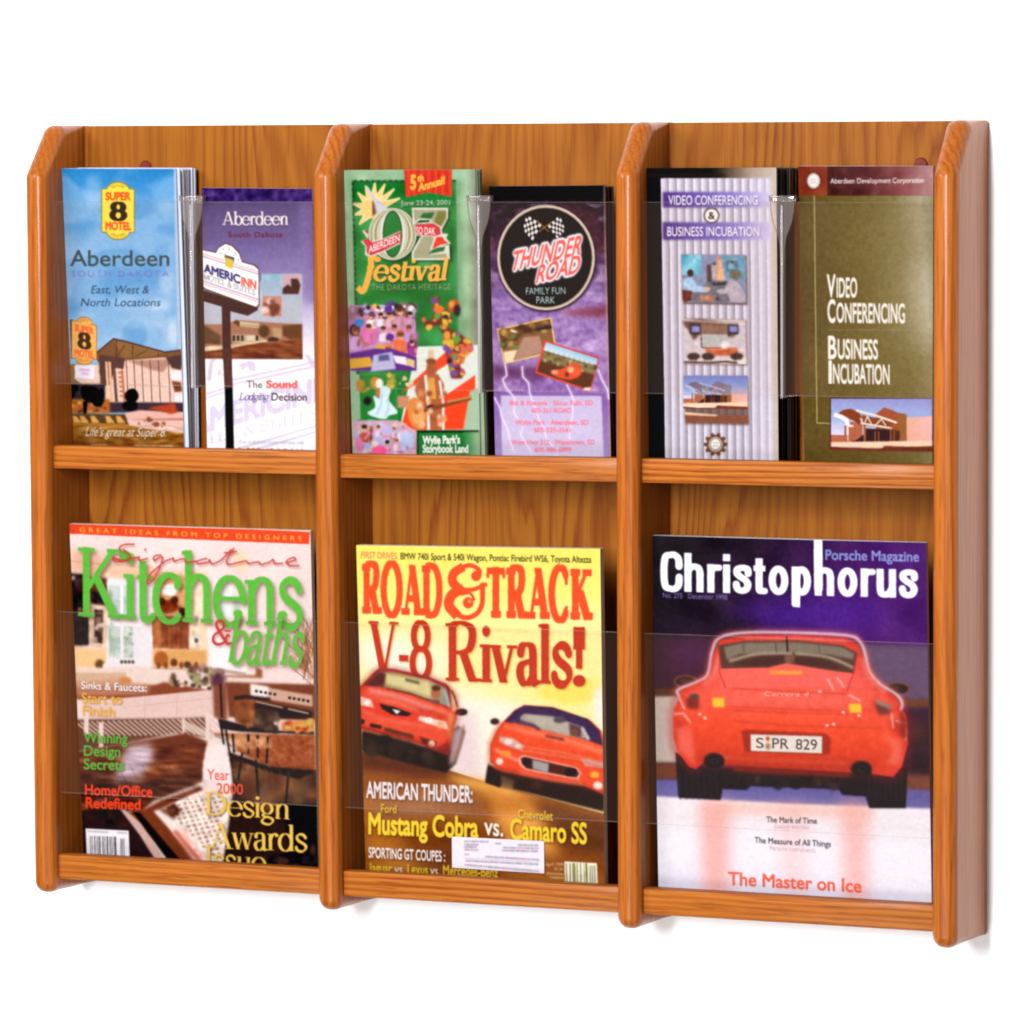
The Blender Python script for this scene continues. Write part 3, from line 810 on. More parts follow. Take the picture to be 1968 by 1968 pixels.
def art_c3():
    A = new_art('c3').fr(655, 320, 6.9)
    full = rc(-60, -40, 2000, 4200)
    A.poly(full, '#97b891')
    A.ramp([(1540, 0), (1900, 0), (1900, 4200), (1560, 4200)], [(0, '#8fb48c'), (.55, '#9fbd9a'), (1, '#8d9280')], (1540, 1000), (1790, 1000))
    A.mottle(full, .03, 60)
    g = [(150, 190), (1530, 180), (1560, 2000), (1600, 4000), (240, 4000), (190, 2000)]
    A.poly(g, '#1d5a2a', 10); A.poly([(175, 215), (1520, 205), (1550, 2000), (1590, 4000), (270, 4000), (215, 2000)], '#1f7f35', 8)
    A.mottle(g, .05, 90)
    A.poly([(1520, 200), (1580, 200), (1660, 4000), (1560, 4000)], '#6fa272', 25, .8)
    for i in range(18): A.ell(200 + i * 77, 188, 22, 10, '#173d1c', 5, .9)
    for i in range(22): A.ell(160 + i * 2.2, 230 + i * 80, 12, 22, '#173d1c', 5, .9)
    # banner
    A.poly([(845, 10), (1465, 0), (1470, 410), (1165, 350), (870, 420)], '#24331c', 14, .7)
    A.poly([(845, 0), (1460, 0), (1462, 400), (1165, 340), (865, 410)], '#c43a26')
    for x in (845, 925, 1030, 1120, 1210, 1300, 1400): A.poly([(x + 30, 0), (x + 72, 0), (x + 76, 400), (x + 34, 400)], '#e4412c', 5)
    A.poly([(840, 412), (1165, 345), (1480, 402), (1480, 470), (840, 470)], '#1f7f35', 2)
    A.t('5', 925, 300, 1005, 295, 180, '#f5b64a', .05); A.t('th', 1015, 200, 1105, 190, 85, '#f5b64a', .05)
    A.t('Annual!', 1030, 330, 1385, 225, 100, '#f5b64a', .05)
    # sun and funnel hat
    rays = [(165, 495), (225, 345), (330, 255), (455, 215), (590, 230), (715, 295), (790, 420), (185, 640), (245, 770)]
    c = (430, 560)
    for x, y in rays:
        d = np.array([x - c[0], y - c[1]], float); n = np.hypot(*d); p = np.array([-d[1], d[0]]) / n
        for wd, cc in ((74, '#efe6c4'), (56, '#f4cd80')):
            b0 = np.array(c) + d / n * 100
            A.poly([b0 + p * wd * .8, b0 - p * wd * .8, np.array(c) + d * 1.0 - p * 8, np.array(c) + d * 1.0 + p * 8], cc, 5)
    A.ell(420, 560, 130, 130, '#f4cd80', 10)
    A.poly([(325, 270), (365, 265), (440, 390), (620, 545), (500, 610), (420, 440)], '#c9c4cc', 5)
    A.poly([(430, 440), (500, 610), (420, 660), (420, 480)], '#6a4632', 8)
    A.poly([(440, 440), (640, 560), (470, 640)], '#d8d4dc', 10, .7)
    A.t('June 23-24, 2001', 800, 515, 1450, 505, 62, '#cfd8c4', .01, sd=(8, 10, 6, .7, '#163a1c'))
    # big letters
    A.poly(np.c_[710 + 330 * np.cos(np.linspace(0, 6.28, 40)), 920 + 345 * np.sin(np.linspace(0, 6.28, 40))], '#12331a', 14, .8)
    for rx, ry, cc in ((318, 345, '#dcdcc8'), (300, 328, '#a09e7e'), (270, 318, '#d4d4bc'), (240, 310, '#8f8c5c'), (215, 306, '#c9c8b0'), (160, 318, '#e6e6d6'), (132, 312, '#15351c'), (120, 296, '#1f7a34')):
        A.ell(690 + (318 - rx) * .0, 895, rx, ry, cc, 5)
    A.poly([(960, 570), (1450, 570), (1450, 690), (1230, 1080), (1480, 1060), (1480, 1260), (960, 1260), (960, 1140), (1200, 720), (960, 760)], '#12331a', 16, .8)
    A.poly([(945, 545), (1425, 548), (1425, 680), (1225, 1060), (1440, 1040), (1450, 1240), (945, 1240), (945, 1130), (1190, 710), (1050, 710), (960, 780)], '#d9d9c6', 3)
    A.poly([(965, 572), (1400, 575), (1400, 680), (1190, 1080), (1190, 1170), (1400, 1150), (1420, 1215), (970, 1215), (970, 1140), (1220, 690), (1040, 690), (985, 740)], '#a5a384', 6)
    A.poly([(1290, 590), (1400, 590), (1400, 680), (1300, 850), (1240, 740)], '#7f7a3a', 10)
    A.poly([(1050, 680), (1090, 620), (1250, 605), (1205, 695)], '#2a6a34', 6)
    A.poly([(1170, 1160), (1230, 1080), (1390, 1060), (1370, 1120)], '#2a6a34', 6)
    # ribbon
    A.poly([(285, 850), (340, 840), (370, 900), (360, 960), (260, 990), (330, 1060), (320, 1170), (380, 1200), (450, 1190), (800, 1020), (800, 850), (560, 960), (380, 1000)], '#d8d6c8', 6)
    A.poly([(310, 850), (365, 850), (365, 900)], '#b8323a', 4)
    A.poly([(290, 985), (365, 950), (420, 1010), (600, 960), (800, 860), (800, 1000), (560, 1120), (400, 1180), (345, 1140), (345, 1060)], '#cf3c46', 4)
    A.t('ABERDEEN', 370, 1150, 785, 985, 92, '#f3ece6', .02)
    A.poly([(990, 750), (1230, 735), (1340, 800), (1350, 890), (1430, 890), (1400, 950), (1465, 1020), (1320, 1060), (1200, 1110), (1240, 930), (1000, 915)], '#dcd6c8', 6)
    A.poly([(995, 765), (1230, 752), (1320, 810), (1330, 900), (1250, 920), (1000, 900)], '#cf3c46', 4)
    A.poly([(1270, 935), (1350, 930), (1380, 980), (1430, 1015), (1320, 1040), (1215, 1095)], '#e0402e', 4)
    A.t('SO DAK', 1005, 895, 1255, 905, 95, '#f3ece6', .02)
    A.t('festival', 320, 1510, 1400, 1505, 290, '#f0b04a', f='r', sh=.16, stem=125, hair=60, sd=(14, 16, 10, .8, '#10301a'), ol=(2, '#f8d890', .5))
    A.line([(400, 1210), (400, 1330), (340, 1560), (290, 1650), (240, 1620)], 78, '#f0b04a', 5, 1, True)
    A.ell(500, 1230, 34, 34, '#f0b04a', 4)
    A.t('THE DAKOTA HERITAGE', 415, 1640, 1465, 1635, 80, '#9aa67c', .0, f='s', sd=(6, 8, 6, .6, '#123a1a'), sp=1.1)
    # lower half
    A.fr(655, 560, 6.0357)
    A.poly([(880, 640), (1620, 620), (1650, 1610), (680, 1610)], '#dfe6dc', 6)
    for i in range(6): A.line([(880 - i * 20, 720 + i * 80), (1150 - i * 60, 690 + i * 80)], 10, '#c9d6c4', 6, .6)
    red = '#ee4a26'
    A.poly([(1230, 690), (1340, 780), (680, 1200), (790, 1090)], red, 6)
    A.poly([(1560, 970), (1560, 1150), (1500, 1240), (1440, 1600), (690, 1610), (760, 1350), (1180, 1230)], red, 6)
    A.poly([(660, 1210), (800, 1210), (780, 1350), (660, 1350)], '#c98a6a', 8)
    A.poly([(1500, 1160), (1640, 1100), (1640, 1610), (1420, 1610)], '#a9c0a2', 8)
    # crowd photograph
    P0 = [(95, 160), (860, 160), (880, 910), (110, 920)]
    A.poly(P0, '#b984b0', 4)
    A.spk(rc(110, 170, 860, 330), 26, 52, ['#f3efe6', '#5b3a90', '#2a1418', '#8a6a70', '#a8b0c8', '#c98ab8'], 2)
    A.spk(rc(110, 320, 860, 640), 30, 70, ['#d86aa8', '#c894c4', '#e8b8c0', '#a86a4a', '#b06ab0', '#c98ad0'], 4)
    for x, y, rx, ry, cc in ((215, 370, 55, 48, '#3f84c8'), (160, 450, 60, 70, '#2a1a20'), (160, 620, 80, 90, '#c79ad0'), (330, 470, 90, 130, '#d76fae'), (660, 220, 80, 70, '#2a1418'), (700, 290, 60, 70, '#b4603c'), (570, 540, 50, 50, '#6a2a90'),
                             (700, 570, 90, 130, '#ec6a34'), (800, 420, 70, 120, '#c78ac8'), (560, 210, 50, 46, '#5a2f96'), (360, 280, 40, 44, '#3a2028'), (460, 200, 70, 40, '#f4efe4'), (820, 200, 40, 40, '#f0ece4'), (570, 290, 30, 46, '#e0b060'), (830, 630, 60, 80, '#8a2a80')):
        A.ell(x, y, rx, ry, cc, 9)
    A.spk(rc(110, 170, 860, 300), 40, 26, ['#f3efe6', '#5b3a90', '#2a1418', '#8a6a70', '#a8b0c8', '#e0b060', '#c98ab8'], 12, .5)
    folk(A, [(350, 290, 44, '#f0ece8'), (470, 280, 40, '#e8e0ec'), (570, 270, 46, '#d8a8b8'), (810, 270, 44, '#c894cc'), (690, 230, 58, '#c88aa8'), (330, 420, 52, '#de70b0'), (500, 440, 44, '#e8d4e4'), (790, 430, 50, '#b888cc'), (620, 420, 44, '#d8a0b0'), (170, 460, 66, '#cfa0d8'), (560, 560, 48, '#d8744a'), (700, 520, 62, '#ec6a34'), (830, 600, 44, '#9a2a8a')], 5)
    A.ell(215, 365, 52, 42, '#3f84c8', 6); A.ell(575, 530, 46, 40, '#5f2a96', 6); A.ell(555, 205, 48, 40, '#5a2f96', 6)
    A.poly([(100, 720), (520, 640), (880, 760), (880, 920), (110, 920)], '#5f2a86', 8)
    A.poly([(100, 780), (340, 760), (380, 870), (110, 900)], '#d9a63a', 6)
    A.poly([(380, 740), (600, 700), (640, 900), (350, 930)], '#b8b4d8', 7); A.poly([(440, 740), (560, 730), (570, 800), (440, 810)], '#5a5a90', 8)
    A.poly([(600, 740), (760, 760), (780, 860), (640, 830)], '#ece4ee', 6); A.poly([(770, 770), (860, 800), (860, 890), (760, 850)], '#e0c08a', 6)
    A.poly([(400, 620), (530, 620), (520, 670), (400, 660)], '#d8a838', 8)
    # patchwork dancer
    body = [(1080, 60), (1140, 60), (1150, 180), (1260, 230), (1290, 320), (1240, 420), (1400, 500), (1530, 620), (1500, 700), (1440, 760), (1380, 860), (1440, 950), (1400, 1010), (1280, 1010), (1260, 880), (1230, 760), (1210, 600), (1180, 480), (1120, 380), (1060, 420), (980, 430), (960, 290), (1010, 350), (1060, 330), (1090, 220)]
    A.poly(body, '#7a2a1c', 10)
    A.spk(body, 95, 30, ['#e8762a', '#d8c23a', '#c8402a', '#6a9a3a', '#e0a03a', '#2a1418', '#b0508a', '#d86a50', '#7a4a9a', '#f0b040'], 11, .5, 1.5)
    A.ell(1310, 170, 70, 80, '#c8522a', 8); A.ell(1290, 150, 34, 40, '#e0a03a', 8); A.ell(1350, 220, 40, 70, '#2a1a1c', 12)
    # guitar player
    A.poly([(1010, 690), (1070, 660), (1090, 760), (1020, 800)], '#d8c0a0', 8)
    A.ell(1055, 890, 60, 100, '#a85a34', 9); A.ell(1050, 810, 60, 34, '#8a4a26', 8)
    A.poly([(900, 1020), (1010, 950), (1130, 960), (1200, 1080), (1180, 1600), (1010, 1600), (960, 1400), (860, 1150)], '#b0603a', 8)
    A.poly([(1010, 1000), (1090, 1000), (1110, 1250), (1010, 1250)], '#e2a04a', 7)
    A.line([(985, 980), (1010, 1240), (1020, 1600)], 34, '#e8e4da', 5); A.line([(1150, 1040), (1190, 1300), (1190, 1600)], 30, '#e6ded4', 5)
    A.poly([(780, 1290), (860, 1230), (960, 1290), (1000, 1420), (960, 1570), (860, 1580), (790, 1480)], '#dc8a4a', 8, 1, True)
    A.ell(900, 1450, 70, 90, '#e9a868', 9); A.ell(880, 1390, 30, 40, '#c06a34', 9); A.ell(1040, 1350, 60, 34, '#2a1a18', 8)
    A.line([(980, 1380), (1240, 1310), (1500, 1240)], 46, '#8a4a26', 5); A.line([(1240, 1280), (1510, 1225)], 24, '#c88a5a', 6)
    A.spk(rc(880, 1060, 1230, 1600), 24, 34, ['#d88a5a', '#e8a878', '#b8603a', '#e8c8b0', '#9a4a2a'], 9, .7)
    # dancer in white
    A.poly([(110, 960), (640, 960), (650, 1490), (130, 1490)], '#9ab896', 5)
    A.poly([(215, 960), (640, 960), (650, 1490), (230, 1490)], '#2b8038', 5)
    A.ell(230, 1075, 50, 55, '#b8862a', 10); A.ell(400, 1060, 60, 70, '#c88a2a', 10); A.line([(190, 1120), (260, 1160), (330, 1120)], 34, '#b8862a', 9, 1, True)
    A.ell(450, 1070, 44, 60, '#f0e8dc', 8); A.ell(440, 1180, 40, 60, '#b8764a', 8); A.ell(310, 1270, 46, 50, '#2a1a20', 10)
    A.poly([(470, 1100), (580, 1130), (560, 1260), (660, 1400), (560, 1440), (520, 1480), (400, 1460), (310, 1410), (400, 1340), (380, 1210), (450, 1240)], '#d3e4ea', 6, 1, True)
    A.line([(480, 1180), (470, 1300), (420, 1420)], 18, '#a9c4d4', 8); A.line([(540, 1250), (560, 1350), (520, 1450)], 18, '#a9c4d4', 8)
    A.spk(rc(540, 970, 620, 1110), 12, 26, ['#c8a23a', '#e0b848'], 3)
    A.spk(rc(660, 980, 860, 1120), 10, 22, ['#e8c090', '#f0d8b8'], 5)
    # parade photograph
    A.poly([(140, 1500), (660, 1495), (880, 1620), (880, 2080), (160, 2080)], '#cda0b4', 4)
    A.poly([(330, 1510), (375, 1510), (375, 2080), (330, 2080)], '#7a3a1c', 6); A.ell(270, 1610, 60, 60, '#8a3a20', 10)
    A.spk([(150, 1510), (650, 1505), (870, 1640), (880, 1880), (160, 1880)], 60, 40, ['#d8a8c8', '#c8c0e0', '#e8d8e0', '#b06a90', '#d88ab0', '#a8b0d8', '#c87a6a', '#e0c8b0'], 8)
    folk(A, [(270, 1590, 50, '#c04a3a'), (440, 1580, 34, '#d8c0e0'), (540, 1760, 40, '#d8a8d0'), (620, 1600, 30, '#c8b0d8'), (750, 1720, 40, '#b0b8e0'), (830, 1700, 34, '#d8b0cc'), (650, 1740, 34, '#e0c8e0')], 7)
    A.ell(210, 1770, 46, 80, '#e088b4', 8); A.ell(450, 1850, 90, 60, '#ee5c92', 8); A.poly([(480, 1570), (590, 1570), (590, 1660), (480, 1660)], '#b8b0d8', 6)
    A.poly([(690, 1650), (850, 1650), (850, 1800), (700, 1800)], '#b4c0e0', 10)
    A.poly([(890, 1610), (1600, 1610), (1600, 2080), (880, 2080)], '#123016', 5)
    A.poly([(905, 1640), (1450, 1640), (1470, 2080), (900, 2080)], '#237a36', 5)
    A.ramp([(1420, 1630), (1620, 1630), (1640, 2080), (1440, 2080)], [(0, '#2f8240'), (1, '#8fae88')], (1430, 1800), (1580, 1800), 1, 8)
    A.t("Wylie Park's", 950, 1770, 1385, 1762, 90, '#efeae2', .05); A.t('Storybook Land', 950, 1868, 1480, 1868, 88, '#efeae2', .05)
    return A


def bolt(A, pts, w=12, a=.95):
    A.line(pts, w * 3.2, '#e0c4ee', 12, a * .6); A.line(pts, w, '#f3e4f4', 2, a)


def art_c4():
    A = new_art('c4').fr(590, 200, 2.611)
    full = rc(880, 380, 1600, 1900)
    A.ramp(full, [(0, '#1c0c18'), (.2, '#3a1a3a'), (.4, '#8a6aa8'), (.62, '#a884be'), (.78, '#8a62a8'), (1, '#a48cc0')], (1210, 470), (1230, 1760))
    A.mottle(rc(900, 500, 1560, 1440), .5, 38, 0, '#c2a0d4', .1, 1.3)
    A.mottle(rc(900, 500, 1560, 1440), .35, 18, 0, '#d9bce4', .5, 1.5)
    A.mottle(rc(900, 480, 1560, 860), .75, 46, 30, '#4a1c2c', .0, 1.2)
    A.mottle(rc(900, 850, 1560, 1400), .30, 16, 10, '#6a3f96', .5, 1.6)
    A.mottle(rc(900, 480, 1560, 1450), .03, 6)
    rs = random.Random(8)
    for i in range(26):
        x, y = rs.uniform(930, 1520), rs.uniform(880, 1260); r = rs.uniform(20, 60); t = np.linspace(rs.uniform(0, 3), rs.uniform(3.5, 6), 9)
        A.line(np.c_[x + r * 1.6 * np.cos(t), y + r * .6 * np.sin(t)], rs.uniform(5, 12), rs.choice(['#dcc4e8', '#c8a8dc', '#7a52a0', '#6a4694']), 7, .4, True)
    A.poly([(1260, 1040), (1540, 1010), (1500, 1070), (1330, 1060)], '#7a2a36', 14, .8)
    A.poly([(930, 1310), (1200, 1320), (1180, 1390), (930, 1370)], '#5a2a56', 14, .8)
    A.poly([(905, 400), (1500, 398), (1500, 480), (905, 482)], '#060307', 2)
    A.line([(1492, 400), (1500, 900), (1520, 1760)], 8, '#b8907a', 2, .7)
    A.ell(1203, 776, 252, 268, '#2a1530', 6)
    A.ell(1200, 770, 245, 264, '#d8c8b4', 1.5); A.ell(1200, 770, 233, 252, '#6a5648', 2); A.ell(1200, 770, 229, 248, '#07050a', 1)
    # chequered flags
    for sx, pts in ((1, [(1103, 555), (1180, 603), (1133, 685), (1085, 630)]), (-1, [(1270, 557), (1210, 612), (1258, 675), (1298, 632)])):
        p = np.array(pts, float)
        A.poly(p, '#efe9e4', 1)
        for i in range(6):
            for j in range(5):
                if (i + j) % 2: continue
                q = []
                for u, v in ((i, j), (i + 1, j), (i + 1, j + 1), (i, j + 1)):
                    u, v = u / 6, v / 5
                    q.append(p[0] * (1 - u) * (1 - v) + p[1] * u * (1 - v) + p[2] * u * v + p[3] * (1 - u) * v)
                A.poly(q, '#1a1518', .6)
    A.line([(1155, 585), (1215, 640)], 5, '#a8743c', 1); A.line([(1230, 590), (1165, 640)], 5, '#a8743c', 1)
    for dx, dy, c, o in ((0, 0, '#f0eef0', 7), (0, 0, '#f0655c', 0)):
        if o:
            A.t('THUNDER', 1018, 838, 1372, 752, 92, c, .07, sh=.25, ol=(7, '#e8e6ea')); A.t('ROAD', 1148, 898, 1362, 844, 84, c, .07, sh=.25, ol=(7, '#e8e6ea'))
        else:
            A.t('THUNDER', 1018, 838, 1372, 752, 92, c, .025, sh=.25); A.t('ROAD', 1148, 898, 1362, 844, 84, c, .025, sh=.25)
    A.t('FAMILY FUN', 1100, 955, 1298, 952, 34, '#a9c4c0', .01); A.t('PARK', 1152, 1000, 1246, 1000, 34, '#a9c4c0', .01)
    A.fr(930, 580, 6.4385)
    # snapshots
    A.poly([(160, 335), (835, 190), (910, 620), (250, 770)], '#e4c07a', 2)
    p = [(185, 355), (820, 215), (885, 600), (260, 745)]
    A.poly(p, '#8a6038', 3)
    A.poly([(185, 355), (820, 215), (840, 330), (500, 400), (400, 480), (210, 560)], '#6a4420', 8)
    A.spk([(200, 370), (810, 230), (840, 340), (480, 400), (400, 520), (230, 560)], 40, 34, ['#4a2a18', '#8a5a28', '#a87a3a', '#3a2030', '#6a7a3a', '#c09a5a'], 4)
    A.poly([(640, 330), (840, 290), (845, 330), (650, 360)], '#2a1a28', 8)
    A.poly([(490, 440), (690, 420), (740, 620), (380, 730), (430, 560)], '#b48a78', 8)
    A.poly([(240, 620), (420, 590), (360, 740), (260, 750)], '#ecd8b4', 8); A.ell(400, 560, 40, 24, '#6a8a4a', 8); A.poly([(330, 340), (400, 360), (400, 385), (340, 370)], '#f0ece4', 6)
    A.poly([(750, 470), (1435, 690), (1320, 1115), (635, 880)], '#e0493a', 2)
    A.poly([(775, 500), (1410, 705), (1305, 1085), (665, 860)], '#6a4426', 2)
    A.ramp([(775, 500), (1410, 705), (1390, 800), (740, 600)], [(0, '#8fc0e4'), (1, '#e4ecf0')], (1100, 590), (1060, 710), 1, 3)
    A.poly([(740, 600), (1395, 790), (1370, 900), (715, 720)], '#8a7a50', 9)
    A.spk([(740, 620), (1390, 800), (1370, 900), (715, 730)], 30, 22, ['#4a4028', '#a89a68', '#6a5a34', '#c8bc98', '#3a3020'], 5)
    for i in range(9): A.line([(800 + i * 64, 590 + i * 18), (800 + i * 64, 655 + i * 18)], 6, '#5a6068', 3, .7)
    A.poly([(700, 740), (1370, 910), (1305, 1085), (665, 860)], '#5c3418', 8)
    A.poly([(840, 850), (960, 830), (1100, 760), (1200, 800), (1200, 900), (1100, 960), (980, 950), (870, 910)], '#e2542a', 7, 1, True)
    A.ell(1080, 840, 46, 40, '#e8b088', 8); A.ell(880, 870, 44, 24, '#f0a884', 8); A.ell(1150, 860, 40, 50, '#f0603a', 8); A.ell(1030, 900, 26, 30, '#7a2a18', 8)
    A.poly([(1250, 1060), (1330, 1060), (1315, 1105), (1230, 1090)], '#f0e0cc', 6)
    A.poly([(210, 1160), (1455, 1165), (1490, 2100), (230, 2100)], '#d8cce4', 6, .86)
    for q in ([(265, 770), (285, 910), (235, 960), (260, 1040), (340, 1140), (390, 1200), (370, 1370), (420, 1440)], [(475, 800), (485, 930), (555, 1000), (570, 1130), (600, 1230), (650, 1330), (680, 1450), (750, 1560), (770, 1680), (850, 1790)],
              [(1030, 1030), (1080, 1130), (1115, 1220), (1090, 1440), (1060, 1690)], [(1415, 840), (1460, 960), (1530, 1090), (1545, 1200)], [(130, 1180), (200, 1310), (220, 1420), (290, 1560), (330, 1720), (370, 1850)], [(490, 1540), (455, 1640), (530, 1770), (600, 1880)]):
        bolt(A, q)
    pk = '#f4788c'
    for s, x0, x1, y in (('8th & Kiwanis \u00b7 Sioux Falls, SD', 320, 1350, 1280), ('605-361-ROAD', 590, 1085, 1372), ('Wylie Park \u00b7 Aberdeen, SD', 390, 1295, 1520), ('605-225-3541', 620, 1075, 1615), ('West Hwy 212 \u00b7 Watertown, SD', 335, 1370, 1765), ('605-886-6899', 630, 1085, 1858)):
        A.t(s, x0, y, x1, y, 58, pk, .022, bl=3)
    return A


def steel_house(A, x, y, s):
    """small photo: low building with a curved steel canopy; unit = V5 frame"""
    T = lambda pts: [(x + px * s, y + py * s) for px, py in pts]
    A.ramp(T([(0, 0), (1440, 0), (1440, 300), (1440, 520), (0, 520)]), [(0, '#9a9ccf'), (.5, '#a3b4dc'), (1, '#e4d8ea')], (x, y), (x, y + 520 * s))
    A.poly(T([(0, 520), (300, 520), (300, 700), (0, 700)]), '#b86a50', 6 * s)
    A.poly(T([(640, 220), (760, 120), (960, 200), (1080, 220), (1080, 620), (640, 620)]), '#a45634', 5 * s)
    A.poly(T([(940, 210), (1080, 230), (1080, 620), (980, 620)]), '#9a6438', 6 * s)
    A.ramp(T([(1080, 270), (1440, 250), (1440, 690), (1080, 640)]), [(0, '#e8ab92'), (1, '#ecb8b4')], (x + 1080 * s, y), (x + 1440 * s, y))
    A.poly(T([(250, 330), (450, 330), (450, 600), (250, 600)]), '#b4684c', 6 * s)
    A.poly(T([(480, 420), (860, 440), (860, 620), (320, 620), (480, 500)]), '#3e2226', 8 * s)
    A.poly(T([(860, 440), (980, 460), (980, 610), (860, 610)]), '#5a3020', 8 * s)
    A.poly(T([(90, 220), (170, 160), (280, 140), (400, 200), (440, 260), (420, 380), (300, 300), (160, 270)]), '#8a4020', 5 * s)
    A.line(T([(60, 230), (150, 260), (220, 300), (240, 380)]), 60 * s, '#f4eef0', 6 * s); A.line(T([(200, 380), (310, 390)]), 26 * s, '#f4e8e4', 4 * s)
    A.poly(T([(440, 230), (880, 330), (860, 420), (460, 380)]), '#8a4a28', 6 * s)
    A.line(T([(370, 170), (640, 240), (930, 340)]), 30 * s, '#f0e0d2', 4 * s); A.line(T([(430, 350), (860, 420)]), 26 * s, '#ecdccc', 4 * s)
    for a, b in (((480, 350), (520, 250)), ((520, 250), (580, 370)), ((640, 370), (720, 290)), ((720, 290), (780, 380)), ((420, 280), (460, 360))): A.line(T([a, b]), 16 * s, '#ecdccc', 3 * s)
    for px, p0, p1 in ((205, 390, 640), (480, 380, 650), (630, 470, 610), (680, 470, 610), (850, 420, 610), (900, 460, 610)): A.line(T([(px, p0), (px, p1)]), 30 * s if px < 500 else 14 * s, '#a8603a', 3 * s)
    A.line(T([(240, 330), (240, 600)]), 12 * s, '#f0e8ec', 3 * s)
    A.poly(T([(0, 620), (1440, 600), (1440, 720), (0, 690)]), '#f2cdb0', 6 * s)
    A.poly(T([(0, 700), (720, 720), (760, 670), (1440, 700), (1440, 760), (0, 740)]), '#7e3e24', 6 * s)
    A.poly(T([(20, 660), (700, 700), (720, 720), (300, 720), (0, 690)]), '#f6dcc4', 6 * s)


def art_c5():
    A = new_art('c5').fr(1180, 200, 2.6108)
    A.poly(rc(60, 280, 1000, 1900), '#cdbdae')
    A.poly([(60, 300), (250, 300), (258, 1900), (60, 1900)], '#05060a')
    A.ramp([(140, 300), (880, 300), (880, 372), (140, 372)], [(0, '#05060a'), (.5, '#0b0a0c'), (.62, '#5a4a3c'), (.8, '#b09a88'), (1, '#cdbdb0')], (150, 330), (830, 330))
    A.poly([(100, 350), (560, 350), (560, 372), (100, 372)], '#2a1a14', 6, .6)
    body = [(238, 374), (785, 372), (792, 900), (800, 1900), (262, 1900), (246, 900)]
    A.poly(body, '#bdb4c2', 1)
    for i in range(14):                 # ribbed tint, printed
        x = 236 + i * 40.5
        t0, t1 = 24 * 0 + 374, 1900
        dx = 24
        A.ramp([(x, t0), (x + 41, t0), (x + 41 + dx, t1), (x + dx, t1)], [(0, '#e9e2ee'), (.3, '#d3cad8'), (.75, '#a9a0ae'), (.93, '#9c8f9a'), (1, '#e4dcea')], (x + dx * .3, 800), (x + 41 + dx * .3, 800))
    A.poly([(780, 372), (840, 372), (850, 1900), (800, 1900)], '#c8b8aa', 8)
    A.ramp([(690, 372), (790, 372), (800, 1900), (720, 1900)], [(0, '#d8cde0'), (1, '#e6ddeb')], (690, 900), (800, 900), .45, 12)
    for y0, y1, s, ty, x0, x1 in ((440, 520, 'VIDEO CONFERENCING', 505, 274, 722), (592, 682, 'BUSINESS INCUBATION', 662, 268, 730)):
        A.ramp([(244, y0), (790, y0), (790, y1), (246, y1)], [(0, '#4f2f7c'), (.3, '#6a52a0'), (.65, '#8a7ac0'), (1, '#cfc2e0')], (244, y0), (780, y0), .95, 5)
        A.t(s, x0, ty, x1, ty, 46, '#efe6f2', .0 + .012, sd=(3, 3, 3, .5, '#3a2860'))
    A.ell(491, 559, 40, 40, '#4a3a34', 2); A.ell(491, 559, 34, 34, '#d8d0d0', 2); A.ell(491, 559, 28, 28, '#f0ebe6', 2); A.t('&', 474, 577, 508, 577, 36, '#4a3426', .02)
    A.fr(1260, 470, 4.491)
    # photo 1: meeting
    p = [(225, 85), (775, 90), (785, 505), (240, 500)]
    A.poly([(225, 90), (785, 95), (795, 520), (240, 512)], '#6a4438', 8)
    A.poly(p, '#8a92b0', 2)
    A.ramp([(225, 85), (395, 88), (395, 260), (230, 262)], [(0, '#3f8fae'), (.5, '#8fd0e0'), (1, '#5aa8c0')], (225, 100), (395, 240))
    A.poly([(570, 95), (775, 95), (775, 300), (620, 300)], '#6a9ab4', 6); A.poly(rc(610, 140, 710, 230), '#4a6a80', 6); A.poly(rc(630, 160, 700, 215), '#8ab0c0', 8)
    A.poly([(440, 180), (520, 150), (520, 330), (450, 330)], '#5a3a34', 8); A.poly([(480, 170), (530, 180), (520, 310), (490, 310)], '#a9a8b4', 6)
    A.poly([(545, 110), (570, 130), (600, 310), (520, 310), (530, 180)], '#e6ae88', 5); A.ell(545, 118, 18, 22, '#c88a6a', 5)
    A.poly([(460, 320), (620, 310), (720, 440), (640, 500), (330, 500), (250, 460)], '#73707a', 8)
    A.poly([(480, 330), (620, 320), (600, 350), (500, 355)], '#2e2a30', 6)
    A.poly([(235, 300), (310, 280), (360, 350), (470, 380), (460, 410), (330, 410), (240, 400)], '#a9c4e4', 5); A.ell(302, 245, 28, 32, '#4a2a24', 4)
    A.poly([(230, 390), (320, 400), (310, 480), (250, 500), (235, 470)], '#6a2a1a', 6)
    A.poly([(640, 300), (720, 330), (775, 430), (770, 500), (650, 490), (620, 420), (540, 430), (600, 380)], '#b8a8b4', 6); A.ell(690, 260, 50, 40, '#7a6a50', 8)
    A.poly([(390, 440), (500, 440), (500, 490), (390, 480)], '#c8805a', 8); A.ell(440, 380, 34, 16, '#e0a888', 5); A.ell(570, 400, 26, 14, '#e0c0b0', 5)
    A.spk(rc(600, 100, 770, 300), 5, 18, ['#5a6a84', '#8aa4b8', '#4a4a5a', '#c8b8a8', '#d8c050'], 41, .8); A.spk(rc(400, 400, 620, 480), 6, 16, ['#5a5a66', '#a0a8b8', '#c8a088', '#3a3a44', '#d8d4da'], 42, .8); A.line([(545, 150), (530, 300)], 12, '#c88a68', 5, .6); A.line([(240, 330), (330, 390)], 14, '#d8e8f4', 8, .6); A.mottle(p, .02, 10)
    # photo 2: boardroom
    A.poly([(240, 640), (785, 650), (795, 1045), (250, 1035)], '#6a4a40', 8, .7)
